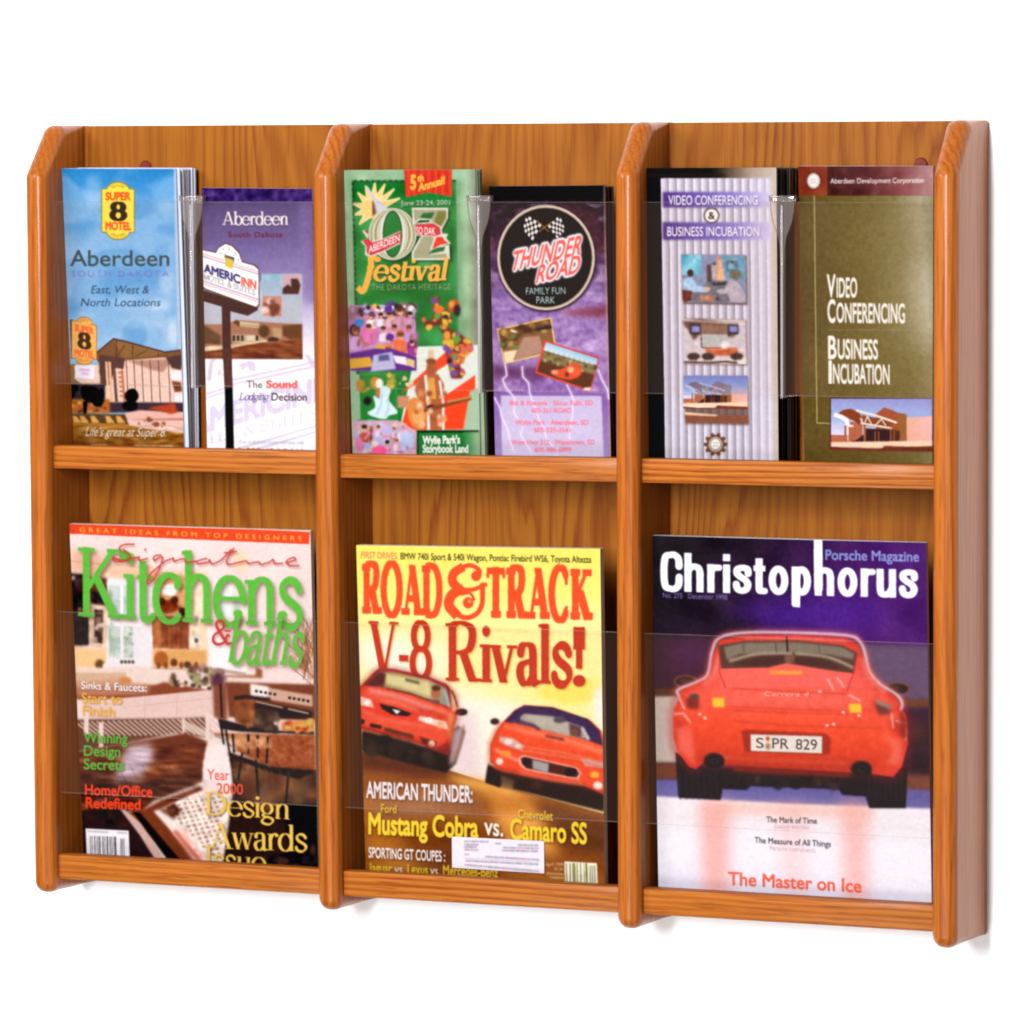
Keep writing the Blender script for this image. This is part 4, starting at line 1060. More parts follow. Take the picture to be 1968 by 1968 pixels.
    A.ramp([(230, 640), (775, 650), (785, 1030), (245, 1025)], [(0, '#cbb8b8'), (.3, '#c8bcbf'), (1, '#d8c8cc')], (500, 640), (500, 1030))
    A.poly([(235, 655), (390, 640), (700, 690), (680, 800), (390, 770), (330, 830), (300, 760), (240, 690)], '#6e4a3c', 9)
    A.poly([(390, 680), (640, 700), (640, 780), (390, 770)], '#8e6a58', 7)
    for x in (345, 672): A.poly(rc(x - 48, 680, x + 46, 775), '#3a2830', 6); A.poly(rc(x - 32, 705, x + 36, 755), '#8a90c8', 6)
    A.poly([(395, 775), (620, 775), (640, 880), (400, 890)], '#b9b4b0', 4); A.line([(395, 775), (400, 890), (560, 895)], 8, '#4a3a34', 3)
    A.poly([(430, 890), (700, 890), (720, 935), (640, 960), (500, 960), (440, 930)], '#c2623e', 6); A.ell(600, 865, 36, 34, '#ece0dc', 6)
    A.poly([(250, 1010), (780, 975), (785, 1030), (250, 1030)], '#e4d8d0', 5)
    for x in (330, 455, 700): A.ell(x, 965, 56, 32, '#4a322e', 6)
    A.line([(250, 1015), (480, 1020), (600, 1010), (700, 1020)], 18, '#4a3430', 6)
    A.mottle([(230, 640), (775, 650), (785, 1030), (245, 1025)], .02, 10); A.line([(230, 650), (775, 690)], 14, '#e8dcd8', 6, .6); A.line([(440, 905), (700, 905)], 8, '#e8a080', 4, .7)
    for x in (300, 350, 430, 480, 690, 740): A.line([(x, 950), (x, 1000)], 8, '#2a1c1a', 4, .6)
    # photo 3: building
    A.poly([(245, 1140), (800, 1145), (808, 1560), (262, 1550)], '#5a3a34', 8, .7)
    steel_house(A, 240, 1130, .385)
    A.ramp([(240, 1130), (795, 1130), (797, 1290), (245, 1300)], [(0, '#5a68ae'), (1, '#8aa8dc')], (500, 1130), (500, 1290), .55, 6)
    A.poly([(250, 1460), (800, 1475), (803, 1545), (258, 1535)], '#8a5440', 5); A.poly([(250, 1445), (545, 1470), (520, 1482), (250, 1470)], '#ecc4a0', 4)
    # gear seal
    for i in range(10):
        a = i * math.pi / 5; A.ell(518 + 86 * math.cos(a), 1725 + 86 * math.sin(a), 17, 17, '#6a3e28', 4)
    A.ell(518, 1725, 78, 82, '#6a3e28', 3); A.ell(518, 1725, 62, 66, '#b9a898', 3); A.ell(518, 1725, 52, 56, '#8a7a70', 4); A.ell(518, 1722, 42, 46, '#eee6e2', 6)
    A.line([(496, 1712), (542, 1712)], 8, '#a89a98', 4); A.line([(496, 1738), (542, 1738)], 8, '#a89a98', 4)
    return A


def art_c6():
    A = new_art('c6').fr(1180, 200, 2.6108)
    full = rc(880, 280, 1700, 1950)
    A.ramp(full, [(0, '#5b4a20'), (.45, '#72612f'), (.75, '#8c7f54'), (.93, '#b5ae94'), (1, '#a09c80')], (930, 900), (1610, 860))  # olive ground; the paler right side is glare painted into the ink
    A.ramp([(880, 1200), (1700, 1200), (1700, 1950), (880, 1950)], [(0, '#7a6832'), (1, '#6a5426')], (1200, 1200), (1200, 1800), .55, 60)
    A.ramp([(880, 465), (1700, 465), (1700, 800), (880, 800)], [(0, '#6e5c30'), (1, '#7a6a3a')], (1200, 465), (1200, 800), .3, 40)
    A.mottle(full, .006, 60); A.mottle(full, .008, 5)
    A.ramp([(900, 280), (1640, 280), (1640, 460), (900, 460)], [(0, '#48201c'), (.35, '#5c2a2c'), (.7, '#8a4e4e'), (1, '#b58a8a')], (1060, 380), (1610, 350))
    A.ramp([(880, 280), (1072, 280), (1072, 460), (880, 460)], [(0, '#7a2e18'), (1, '#8e3a20')], (930, 300), (1070, 450))
    A.mottle(rc(900, 290, 1620, 458), .02, 14)
    for i in range(12):
        a = i * math.pi / 6; A.ell(1003 + 36 * math.cos(a), 385 + 41 * math.sin(a), 7, 7, '#5a2418', 2)
    A.ell(1003, 385, 34, 40, '#a8948a', 2); A.ell(1003, 385, 28, 34, '#e9e2de', 3); A.line([(988, 380), (1018, 380)], 4, '#b8a8a6', 2); A.line([(988, 394), (1018, 394)], 4, '#b8a8a6', 2)
    A.t('Aberdeen Development Corporation', 1088, 398, 1556, 394, 25, '#efe4e4', .012)
    A.line([(1006, 460), (1012, 1000), (1019, 1600), (1085, 1602)], 5, '#c8c088', 1, .8)
    wh = '#f4f0ea'
    for a, b, x0, x1, y, x1b, yb in (('V', 'IDEO', 1070, 1113, 968, 1222, 968), ('C', 'ONFERENCING', 1073, 1112, 1094, 1461, 1098), ('B', 'USINESS', 1076, 1118, 1276, 1326, 1279), ('I', 'NCUBATION', 1078, 1094, 1400, 1384, 1404)):
        A.t(a, x0, y, x1, y, 112, wh, .02, ol=(2, '#b8b090', .5)); A.t(b, x1 + 6, y, x1b, yb, 96, wh, .016, ol=(2, '#b8b090', .5))
    for i in range(40): A.ell(1080 + i * 10.4, 1133, 2, 2, '#c8c0a0', 0)
    A.fr(1540, 740, 7.431)
    A.poly([(412, 180), (1870, 180), (1880, 950), (405, 915)], '#5a2436', 4)
    steel_house(A, 428, 195, 1.0)
    A.poly([(428, 880), (1150, 905), (1870, 870), (1880, 945), (412, 915)], '#6e2f1c', 8)
    return A


def art_m1():
    A = new_art('m1').fr(130, 1000, 3.864)
    A.poly(rc(-60, -20, 1960, 2800), '#f3dcd8')
    A.mottle(rc(-60, 100, 1960, 900), .02, 120)
    A.poly([(20, 210), (300, 260), (300, 460), (20, 400)], '#e6b49a', 30)
    A.poly([(280, 310), (640, 330), (640, 460), (290, 420)], '#ecc2a4', 22)
    A.poly([(620, 380), (1000, 400), (1000, 760), (620, 740)], '#e3a676', 26)
    A.poly([(1240, 230), (1330, 230), (1340, 380), (1250, 380)], '#f6d2ac', 20)
    A.poly([(910, 360), (1060, 380), (1080, 1080), (910, 1060)], '#f4dcc0', 12)
    # dark wall unit at left
    A.poly([(0, 390), (120, 400), (160, 700), (160, 930), (20, 930)], '#120c12', 8)
    A.spk(rc(20, 420, 110, 700), 8, 26, ['#6a2a1a', '#3a1a1a', '#d0a090'], 2)
    A.poly([(100, 420), (300, 430), (300, 640), (170, 620)], '#5a2e1e', 10); A.poly([(170, 520), (280, 540), (280, 620), (180, 610)], '#1a1015', 8)
    A.poly([(160, 630), (310, 640), (300, 950), (170, 940)], '#dcc0a2', 4); A.poly([(200, 660), (268, 662), (262, 915), (200, 905)], '#4a2a28', 5); A.spk(rc(205, 680, 258, 900), 8, 22, ['#d8c4bc', '#8a6a60', '#2a1418'], 3)
    A.poly([(40, 940), (300, 960), (300, 1110), (50, 1100)], '#f0c890', 14)
    # window
    A.poly([(300, 430), (640, 450), (630, 1090), (290, 1080)], '#ece6ea', 5)
    for x0, x1 in ((310, 395), (420, 490)): A.poly([(x0, 480), (x1, 485), (x1, 1020), (x0, 1020)], '#cdd4ce', 5); A.mottle(rc(x0, 480, x1, 1020), .5, 26, 3, '#8fae98', .3)
    A.poly([(300, 740), (640, 745), (640, 790), (300, 785)], '#f4eef0', 4); A.line([(405, 470), (405, 1020)], 12, '#f4eef0', 3)
    for i in range(4): A.ell(405 + i * 28, 1050, 12, 14, '#5a4a34', 4)
    A.ell(240, 1070, 34, 38, '#6a4a22', 8); A.ell(285, 1082, 22, 24, '#f0e8e0', 4)
    # wood cabinets / hood
    A.poly([(630, 700), (910, 720), (905, 960), (640, 950)], '#8a4420', 6)
    for x in (690, 760, 830): A.line([(x, 720), (x, 950)], 8, '#b06a3a', 5)
    A.poly([(640, 720), (690, 720), (690, 950), (645, 950)], '#b86a3a', 8); A.poly([(830, 640), (910, 650), (905, 720), (830, 720)], '#3a1a14', 7)
    A.ell(750, 640, 80, 50, '#8a3a1c', 8); A.ell(705, 600, 30, 30, '#5a2a18', 6); A.ell(800, 590, 30, 30, '#4a2418', 6)
    A.ell(765, 515, 58, 42, '#ffffff', 7)
    A.poly([(640, 950), (1040, 960), (1040, 1100), (640, 1090)], '#e0a868', 12); A.ell(700, 1030, 52, 60, '#b06024', 6); A.ell(795, 1055, 26, 30, '#6a3a18', 6); A.ell(895, 1072, 28, 26, '#5a3218', 6)
    # white hood to the right, stove
    A.poly([(1050, 780), (1320, 1100), (1340, 1140), (1060, 1080)], '#f7f4f6', 10); A.poly([(1110, 480), (1230, 480), (1230, 720), (1100, 720)], '#e8ecea', 8); A.poly([(1230, 560), (1290, 560), (1290, 700), (1240, 700)], '#b9c8bc', 10)
    A.ell(965, 885, 26, 46, '#e4dcd0', 4); A.ell(962, 890, 16, 18, '#5a4a48', 5); A.ell(965, 730, 18, 22, '#b8a8a0', 5)
    rs = random.Random(6)
    for i in range(70):
        x, y = rs.uniform(1740, 1850), rs.uniform(900, 1240); q = rs.uniform(80, 260); t = rs.uniform(-2.4, -1.0)
        A.line([(x, y), (x + q * .5 * math.cos(t) + rs.uniform(-15, 15), y + q * .5 * math.sin(t)), (x + q * math.cos(t), y + q * math.sin(t))], 6, rs.choice(['#8a4a24', '#a8683a', '#b98060', '#6a3a20']), 3, .75, True)
    A.poly([(40, 1100), (640, 1085), (1040, 1110), (1440, 1160), (1440, 1220), (900, 1220), (40, 1190)], '#ecd6cc', 8)
    A.poly([(40, 1130), (440, 1130), (420, 1240), (50, 1260)], '#d6b294', 8)
    A.spk([(920, 1080), (1160, 1110), (1180, 1240), (920, 1200)], 40, 26, ['#6a4a3a', '#7a7a3a', '#b08a8a', '#8a5a6a', '#a8a070', '#4a3428'], 4)
    A.ell(1120, 1190, 40, 60, '#5a2a44', 8); A.ell(430, 1190, 50, 30, '#d0844a', 8); A.ell(790, 1170, 22, 40, '#6a4a3a', 8)
    A.poly([(1170, 1160), (1450, 1170), (1450, 1110), (1400, 1090), (1400, 1150), (1180, 1150)], '#9a5a34', 8)
    A.fr(130, 1300, 3.864)
    A.poly([(40, 80), (660, 60), (720, 40), (1060, 100), (700, 140), (420, 165), (60, 170)], '#8a4426', 8)
    A.poly([(50, 40), (380, 30), (620, 60), (600, 130), (60, 150)], '#c98f74', 12, .8)
    A.poly([(130, 200), (420, 160), (1080, 100), (1080, 285), (380, 360), (160, 330)], '#e6c8c0', 4)
    for a, b in (((580, 150), (575, 330)), ((820, 130), (815, 300)), ((420, 230), (1075, 160))): A.line([a, b], 5, '#c8a49c', 3, .7)
    A.poly([(1080, 60), (1190, 60), (1190, 330), (1090, 300)], '#8a4a34', 10)
    A.poly([(60, 320), (860, 310), (1040, 300), (1080, 460), (800, 420), (420, 500), (70, 560)], '#6a4030', 8)
    for i in range(26):                  # slatted lower shelf
        x = 60 + i * 40; A.line([(x, 340 - i * 1.2), (x + 130, 440 - i * .5)], 13, '#d9bfb4', 4, .9)
    A.poly([(840, 310), (1100, 430), (1070, 470), (860, 390)], '#e0cabc', 6, .8)
    for x, y0, y1 in ((140, 310, 420), (250, 350, 560), (1045, 280, 520), (865, 310, 450)): A.line([(x, y0), (x, y1)], 34 if x != 865 else 16, '#ead2c8', 4)
    A.poly([(60, 560), (460, 490), (880, 420), (1040, 480), (1000, 780), (640, 920), (560, 1000), (480, 1000), (60, 1010)], '#6e3216', 8)
    A.mottle([(60, 560), (460, 490), (880, 420), (1040, 480), (1000, 780), (640, 920), (60, 1000)], .6, 16, 3, '#a85a2a', .2, 4)
    A.poly([(120, 700), (640, 780), (1000, 700), (990, 790), (640, 920), (60, 960)], '#2a1210', 40, .7)
    A.poly([(430, 520), (620, 490), (650, 580), (560, 740), (330, 790), (400, 640)], '#cdb9ca', 30, .95)
    # range and dark right side
    A.poly([(1180, 40), (1840, 60), (1850, 330), (1200, 300)], '#7a3c22', 8)
    A.poly([(1360, 60), (1820, 140), (1820, 225), (1370, 150)], '#cfa896', 6); A.poly([(1360, 50), (1500, 75), (1480, 160), (1365, 145)], '#f0e6e2', 8)
    for i in range(5): A.ell(1405 + i * 34, 108 + i * 6, 11, 11, '#2a1618', 3); A.ell(1650 + i * 34, 158 + i * 6, 12, 12, '#3a2020', 3)
    A.poly([(1390, 180), (1820, 260), (1815, 320), (1400, 300)], '#1c1014', 8); A.line([(1400, 185), (1600, 232)], 10, '#d8b49a', 4); A.line([(1640, 240), (1790, 275)], 10, '#e0c0a4', 4)
    A.poly([(1370, 230), (1560, 260), (1560, 420), (1370, 400)], '#4a2c24', 12); A.poly([(1250, 160), (1380, 170), (1370, 390), (1250, 330)], '#8a4a26', 8); A.line([(1250, 160), (1330, 150), (1500, 170)], 26, '#1a1014', 6)
    A.poly([(1590, 340), (1830, 320), (1835, 420), (1590, 400)], '#d86a34', 10); A.line([(1680, 385), (1740, 355), (1820, 410)], 26, '#a8bc5a', 8, 1, True); A.ell(1550, 340, 16, 22, '#e8e0dc', 6)
    A.poly([(1080, 420), (1840, 430), (1850, 720), (1700, 730), (1500, 680), (1200, 520)], '#a0522e', 8)
    A.poly([(1220, 430), (1500, 450), (1530, 520), (1300, 540), (1200, 490)], '#d89a6e', 12); A.poly([(1050, 440), (1190, 440), (1260, 540), (1200, 560)], '#e8d6cc', 8)
    A.poly([(1120, 310), (1320, 360), (1480, 400), (1830, 410), (1830, 430), (1300, 410), (1140, 390)], '#120c10', 6)
    A.poly([(1200, 560), (1480, 660), (1640, 720), (1850, 700), (1860, 1420), (980, 1420), (1000, 1000), (1220, 900)], '#2c1712', 8)
    A.spk([(1250, 600), (1480, 690), (1640, 740), (1840, 760), (1840, 960), (1330, 900)], 40, 46, ['#7a4426', '#5a301c', '#8a5a3a', '#3a2018', '#6a5030'], 5, 1, 2)
    for q in ([(1140, 330), (1160, 480), (1200, 720)], [(1180, 400), (1210, 600), (1230, 780)], [(1140, 60), (1150, 300)], [(1230, 430), (1240, 560)], [(1345, 430), (1345, 570)], [(1415, 440), (1415, 600)], [(1490, 450), (1480, 640)], [(1300, 570), (1270, 760)], [(1400, 620), (1420, 900)], [(1640, 740), (1620, 960)]): A.line(q, 16, '#140d10', 4)
    A.poly([(1180, 560), (1500, 670), (1850, 700), (1720, 760), (1480, 700), (1220, 600)], '#120d12', 6)
    A.line([(1430, 900), (1470, 800)], 40, '#6a5c54', 14, .7)
    # bright floor and rug
    A.poly([(1040, 520), (1180, 500), (1220, 700), (1230, 820), (1010, 760), (1010, 640)], '#f3e6e4', 8)
    A.poly([(430, 1010), (560, 990), (700, 920), (980, 820), (1010, 840), (700, 980), (640, 1000), (800, 1180), (1030, 1400), (840, 1400)], '#7a381c', 8)
    A.poly([(700, 980), (1000, 850), (1230, 830), (1210, 1000), (1150, 1420), (1030, 1400), (790, 1160)], '#efe0d6', 8)
    for i in range(9):
        for j in range(14):
            x, y = 790 + i * 42 + j * 14, 960 + j * 32 - i * 8
            if 720 + j * 28 < x < 1150: A.ell(x, y, 13, 10, '#9a5a40', 5, .7)
    A.poly([(680, 985), (800, 940), (850, 1000), (790, 1060)], '#5a2c18', 12)
    A.poly([(780, 1150), (860, 1130), (1060, 1390), (960, 1400)], '#f0b8ac', 14)
    A.line([(800, 1150), (1000, 1390)], 26, '#c0503a', 10, .8)
    A.poly([(60, 990), (440, 990), (700, 1420), (80, 1420)], '#2a161a', 8); A.spk(rc(120, 990, 420, 1120), 10, 50, ['#0c090c', '#3a1c14', '#14181a'], 4)
    A.poly([(380, 970), (430, 990), (560, 1100), (760, 1420), (690, 1420), (540, 1180)], '#d3aba0', 6); A.poly([(480, 1000), (540, 1010), (870, 1400), (770, 1400)], '#0b0809', 6)
    A.poly([(1580, 950), (1860, 950), (1870, 1500), (1320, 1500), (1500, 1340), (1660, 1300)], '#0c0a0f', 10)
    A.spk([(1450, 1330), (1860, 1240), (1860, 1500), (1450, 1500)], 30, 26, ['#3a2428', '#0a0a0e', '#4a2c24', '#241a20'], 2, .5, 2)
    A.mottle([(40, 560), (1040, 480), (1000, 900), (60, 1000)], .05, 10, 4, None, 0, 4)
    for i in range(9): A.line([(80 + i * 95, 640 + (i % 3) * 8), (240 + i * 95, 980 - i * 8)], 4, '#3a180c', 3, .45)
    A.spk([(760, 20), (1060, 60), (1060, 90), (760, 60)], 24, 16, ['#6a4a3a', '#b88a6a', '#e8d0c0', '#4a3028', '#8a8a5a'], 21)
    for x in (1470, 1520, 1580, 1640): A.line([(x, 680), (x + 10, 880)], 9, '#6a4630', 4, .6)
    A.spk([(1240, 150), (1380, 170), (1370, 390), (1250, 330)], 12, 22, ['#a8683a', '#6a3418', '#8a5028'], 22, .8, 2); A.spk([(1390, 270), (1560, 280), (1550, 400), (1390, 380)], 16, 24, ['#5a4a3a', '#2a1c18', '#7a5a44', '#3a2a22'], 23)
    A.spk([(1590, 345), (1830, 330), (1830, 410), (1600, 400)], 22, 22, ['#e87a3a', '#c8502a', '#e8a050', '#a83a20', '#b8c060'], 24); A.line([(1100, 440), (1180, 470), (1240, 540)], 8, '#8a6a60', 4)
    A.spk([(1240, 440), (1500, 460), (1480, 520), (1280, 520)], 14, 20, ['#c88a60', '#e0a880', '#b8764e'], 25); A.mottle(rc(1180, 420, 1850, 720), .03, 10)
    A.mottle([(700, 980), (1000, 850), (1230, 830), (1150, 1420), (1030, 1400)], .05, 12)
    # type
    A.fr(130, 1000, 3.864)
    for y in (500, 560, 620, 700): A.line([(640, y), (905, y + 8)], 5, '#6a3418', 4, .35)
    A.mottle(rc(620, 380, 1000, 960), .035, 14); A.mottle(rc(0, 390, 320, 950), .04, 16); A.line([(20, 300), (300, 330)], 10, '#c89070', 6, .6); A.line([(300, 330), (640, 350)], 8, '#d8a888', 5, .6)
    A.spk(rc(320, 500, 390, 1010), 20, 16, ['#b8c8b8', '#a0b8a4', '#dfe6e0'], 31); A.spk(rc(425, 800, 488, 1010), 14, 16, ['#b0c0b0', '#90b098', '#dfe6e0'], 32); A.line([(640, 1095), (1040, 1110)], 10, '#a87850', 5, .6)
    for x in (680, 735, 850, 960): A.ell(x, 1075, 16, 26, '#8a4a20', 5)
    A.poly([(1060, 1090), (1330, 1130), (1330, 1150), (1060, 1110)], '#9a8078', 5, .7); A.ell(1270, 880, 12, 30, '#cfd6d4', 6)
    A.poly([(-60, -10), (1800, 85), (1794, 178), (-60, 96)], '#e8502c', 1)
    A.poly([(-60, -10), (60, -6), (60, 104), (-60, 100)], '#c8482c', 8, .5)
    A.t('GREAT IDEAS FROM TOP DESIGNERS', 92, 85, 1738, 152, 34, '#f2b24c', .012, sp=1.7)
    gn = '#66bb45'; shd = (14, 18, 14, .62, '#5a3428')
    A.t('Kitchens', 78, 715, 1750, 795, 520, gn, f='r', stem=96, hair=52, ser=40, sd=shd)
    A.t('baths', 1185, 1055, 1735, 1078, 350, gn, f='r', sh=.17, stem=98, hair=52, sd=shd)
    A.ell(1270, 690, 34, 28, gn, 3); A.ell(1600, 700, 34, 28, gn, 3)
    rd = '#c9423a'
    sig = [[(500, 175), (420, 180), (390, 215), (470, 265), (450, 300), (360, 305), (340, 275), (400, 290), (480, 280), (540, 270)], [(530, 270), (540, 295), (600, 280)], [(585, 212), (578, 220)], [(700, 255), (650, 265), (650, 295), (710, 270), (690, 350), (640, 440), (600, 470), (610, 410), (720, 310), (790, 280)],
           [(790, 275), (800, 300), (850, 285), (880, 290), (890, 310), (960, 300)], [(1040, 280), (970, 300), (980, 320), (1050, 310), (1060, 290), (1080, 320), (1150, 290), (1220, 215)], [(1240, 205), (1190, 290), (1200, 325), (1280, 310), (1330, 300), (1350, 318), (1420, 308), (1440, 325), (1500, 310), (1530, 290), (1540, 318), (1600, 318)],
           [(1170, 240), (1260, 228)], [(1620, 315), (1690, 295), (1680, 275), (1630, 300), (1650, 335), (1720, 335)]]
    for s in sig: A.line(np.array(s) + (10, 16), 11, '#8a5a50', 6, .5, True)
    for s in sig: A.line(s, 11, rd, 2, .95, True)
    A.ell(430, 262, 44, 40, '#52a83a', 3, .8); A.line([(340, 280), (420, 300), (470, 270), (420, 215)], 12, rd, 2, 1, True)
    A.t('&', 1075, 915, 1225, 920, 175, rd, f='r', stem=95, hair=50, sd=(10, 12, 10, .5, '#7a4a40'))
    A.fr(130, 1300, 3.864)
    A.t('Sinks & Faucets:', 102, 92, 592, 112, 56, '#f0ecf0', .016, sd=(5, 6, 5, .6, '#5a3a30'))
    yl = '#f0b441'
    A.t('Start to', 106, 195, 408, 206, 74, yl, .014, sd=(5, 6, 5, .5, '#5a3a30')); A.t('Finish', 112, 285, 352, 298, 74, yl, .014, sd=(5, 6, 5, .5, '#5a3a30'))
    gr = '#62b546'
    for s, x1, y in (('Winning', 448, 490), ('Design', 395, 588), ('Secrets', 425, 688)): A.t(s, 120, y, x1, y + 8, 76, gr, .022, sd=(5, 6, 5, .5, '#2a2018'))
    ro = '#ee4a2a'
    A.t('Home/Office', 128, 878, 632, 892, 76, ro, .03, sd=(5, 6, 5, .5, '#2a1210')); A.t('Redefined', 134, 975, 545, 990, 78, ro, .03, sd=(5, 6, 5, .5, '#2a1210'))
    A.t('Year', 1040, 765, 1205, 770, 78, '#ee6658', .012); A.t('2000', 1110, 868, 1305, 876, 78, '#ee5a40', .012)
    go = '#eec45a'
    gs = (8, 10, 8, .6, '#2a1410')
    A.t('Design', 1018, 1020, 1650, 1062, 165, go, f='r', stem=88, hair=24, sd=gs); A.t('Awards', 1050, 1275, 1780, 1300, 190, go, f='r', stem=88, hair=24, sd=gs); A.t('Issue', 1020, 1440, 1480, 1470, 185, go, f='r', stem=88, hair=24, sd=gs)
    A.poly([(135, 1130), (455, 1145), (465, 1420), (145, 1400)], '#f1ecf2', 2)
    A.line([(150, 1150), (300, 1157)], 12, '#a0a0a8', 3, .7); A.line([(370, 1160), (440, 1163)], 12, '#a0a0a8', 3, .7)
    rs = random.Random(4)
    x = 168
    while x < 372:
        wd = rs.choice((5, 8, 12)); A.line([(x, 1185 + (x - 168) * .04), (x + 6, 1420)], wd, '#5e585c', 1.5); x += wd + rs.choice((6, 9, 14))
    for x in (395, 405, 418): A.line([(x, 1205), (x + 6, 1420)], 6, '#6a646a', 1.5)
    return A


def art_m2():
    A = new_art('m2').fr(600, 900, 2.1)
    A.ramp(rc(120, 280, 1260, 1800), [(0, '#f8e66a'), (.3, '#faec7e'), (.5, '#fbeeA0'), (1, '#fbeeA0')], (650, 310), (690, 960))
    A.ell(360, 760, 230, 80, '#fbf6dc', 40, .9); A.poly([(180, 690), (330, 690), (560, 880), (760, 900), (900, 960), (860, 1260), (500, 1260)], '#f8f4e2', 34)
    A.poly([(560, 880), (1200, 880), (1200, 1000), (1000, 960), (880, 950)], '#fbf0a0', 24); A.ell(1060, 900, 140, 46, '#f9e36c', 10); A.poly([(880, 900), (1150, 860), (1060, 950)], '#f9e36c', 14)
    A.poly([(1140, 880), (1200, 880), (1200, 1100), (1130, 1000)], '#f6f0e2', 14)
    A.poly([(560, 960), (660, 980), (700, 1290), (560, 1230)], '#e8d4d8', 22, .9)
    # road
    A.ramp([(180, 1140), (560, 1220), (720, 1270), (1200, 1400), (1200, 1800), (180, 1800)], [(0, '#8a4a1c'), (.3, '#b06a26'), (.6, '#8a4c1c'), (1, '#7a3e18')], (500, 1180), (560, 1700))
    A.poly([(200, 1150), (460, 1190), (600, 1250), (420, 1240), (200, 1210)], '#5a2a14', 16)
    A.poly([(540, 1240), (680, 1255), (860, 1300), (800, 1330), (620, 1290)], '#f0b25a', 14)
    A.poly([(230, 1340), (640, 1310), (680, 1380), (760, 1420), (560, 1400), (240, 1440)], '#9a6a50', 26, .8)
    A.poly([(700, 1290), (880, 1330), (1010, 1560), (820, 1560), (740, 1420)], '#e69a46', 22, .85); A.poly([(900, 1340), (1200, 1420), (1200, 1560), (1000, 1520)], '#5a3424', 24, .7)
    A.poly([(210, 1440), (560, 1460), (420, 1640), (210, 1640)], '#c0782c', 30, .7); A.poly([(340, 1440), (620, 1480), (560, 1640), (420, 1620)], '#6a3818', 30, .6); A.poly([(940, 1590), (1200, 1610), (1200, 1800), (620, 1760), (760, 1640)], '#b8702a', 26, .7)
    A.mottle(rc(180, 1240, 1200, 1800), .03, 20, 0, None, 0, 4)
    # type, top
    A.t('FIRST DRIVES:', 198, 362, 348, 367, 26, '#f2745a', .012); A.t('BMW 740i Sport & 540i Wagon, Pontiac Firebird WS6, Toyota Altezza', 358, 367, 1128, 381, 27, '#4a4420', .014)
    rd = '#f0592e'
    A.t('ROAD', 202, 586, 528, 595, 202, rd, f='r', stem=215, hair=74, ser=92, sp=-14, ol=(1.6, '#f47a8a', .7)); A.t('TRACK', 706, 602, 1133, 612, 205, rd, f='r', stem=215, hair=74, ser=92, sp=-6, ol=(1.6, '#f47a8a', .7))
    for c_, g in (('#f8e0a4', 7), (rd, 0)):
        for pts, wd in (([(604, 402), (574, 424), (570, 458), (596, 486)], 36), ([(600, 402), (640, 391), (674, 408), (678, 432)], 18), ([(604, 488), (566, 512), (555, 552), (582, 588)], 40), ([(578, 586), (624, 602), (666, 586), (688, 546), (690, 486)], 20), ([(598, 486), (648, 489), (704, 468)], 17), ([(606, 508), (640, 504), (656, 530)], 11)):
            A.line(pts, wd + g, c_, .6, 1, True)
        A.ell(664, 434, 20 + g * .5, 21 + g * .5, c_, .6); A.ell(632, 542, 22 + g * .5, 23 + g * .5, c_, .6); A.ell(690, 474, 13, 14, c_, .6)
    A.ell(638, 536, 7, 7, '#f9b08a', 2, .8)
    r2 = '#c83c20'
    A.t('V-8', 228, 838, 486, 846, 224, r2, f='r', stem=140, hair=52, ser=38, sd=(5, 5, 4, .55, '#a8862e')); A.t('Rivals', 540, 858, 1052, 872, 236, r2, f='r', stem=132, hair=46, ser=38, sp=-6, sd=(5, 5, 4, .55, '#a8862e')); A.t('!', 1052, 876, 1104, 876, 236, r2, f='r', stem=130, hair=60, sd=(5, 5, 4, .55, '#a8862e'))
    # left car
    A.fr(680, 1260, 3.864)
    A.poly([(60, 560), (700, 720), (720, 560), (780, 520), (830, 560), (760, 800), (690, 870), (430, 800), (60, 710)], '#15100f', 8)
    A.poly([(720, 560), (820, 510), (820, 600), (760, 780), (710, 820)], '#d9c0c0', 14, .8); A.line([(820, 520), (790, 680), (730, 800)], 16, '#a86a5a', 8, .8)
    A.poly([(0, 230), (60, 220), (150, 120), (190, 95), (300, 100), (560, 160), (700, 220), (760, 300), (775, 420), (740, 560), (700, 730), (450, 640), (60, 545), (0, 520)], '#e3402a', 4)
    A.poly([(60, 220), (190, 95), (300, 100), (560, 160), (700, 220), (740, 280), (720, 400), (640, 360), (300, 250), (70, 220)], '#8a2a2e', 5)
    A.ramp([(80, 220), (200, 110), (300, 118), (560, 178), (690, 240), (715, 380), (630, 350), (300, 245)], [(0, '#6a3430'), (.25, '#9a8a5c'), (.75, '#b8ac7c'), (1, '#8a8a7c')], (120, 200), (700, 300), 1, 4)
    A.poly([(230, 130), (560, 190), (580, 300), (240, 210)], '#d9cc92', 10); A.poly([(90, 215), (200, 120), (240, 140), (220, 230)], '#5a2026', 8)
    A.poly([(385, 165), (490, 190), (490, 215), (385, 190)], '#7a6c54', 5); A.ell(610, 280, 34, 46, '#b4684a', 5); A.ell(615, 240, 34, 22, '#5a2a20', 5); A.poly([(540, 320), (640, 330), (640, 370), (550, 340)], '#6a4a3c', 6); A.line([(680, 260), (715, 380)], 20, '#b9c4c4', 8, .8)
    A.line([(250, 250), (420, 280), (560, 330)], 12, '#5a2424', 5)
    A.poly([(60, 240), (300, 260), (560, 340), (700, 410), (740, 430), (700, 480), (400, 400), (60, 300)], '#e8603e', 14, .8); A.line([(120, 260), (400, 330), (560, 400)], 20, '#d898b0', 14, .55)
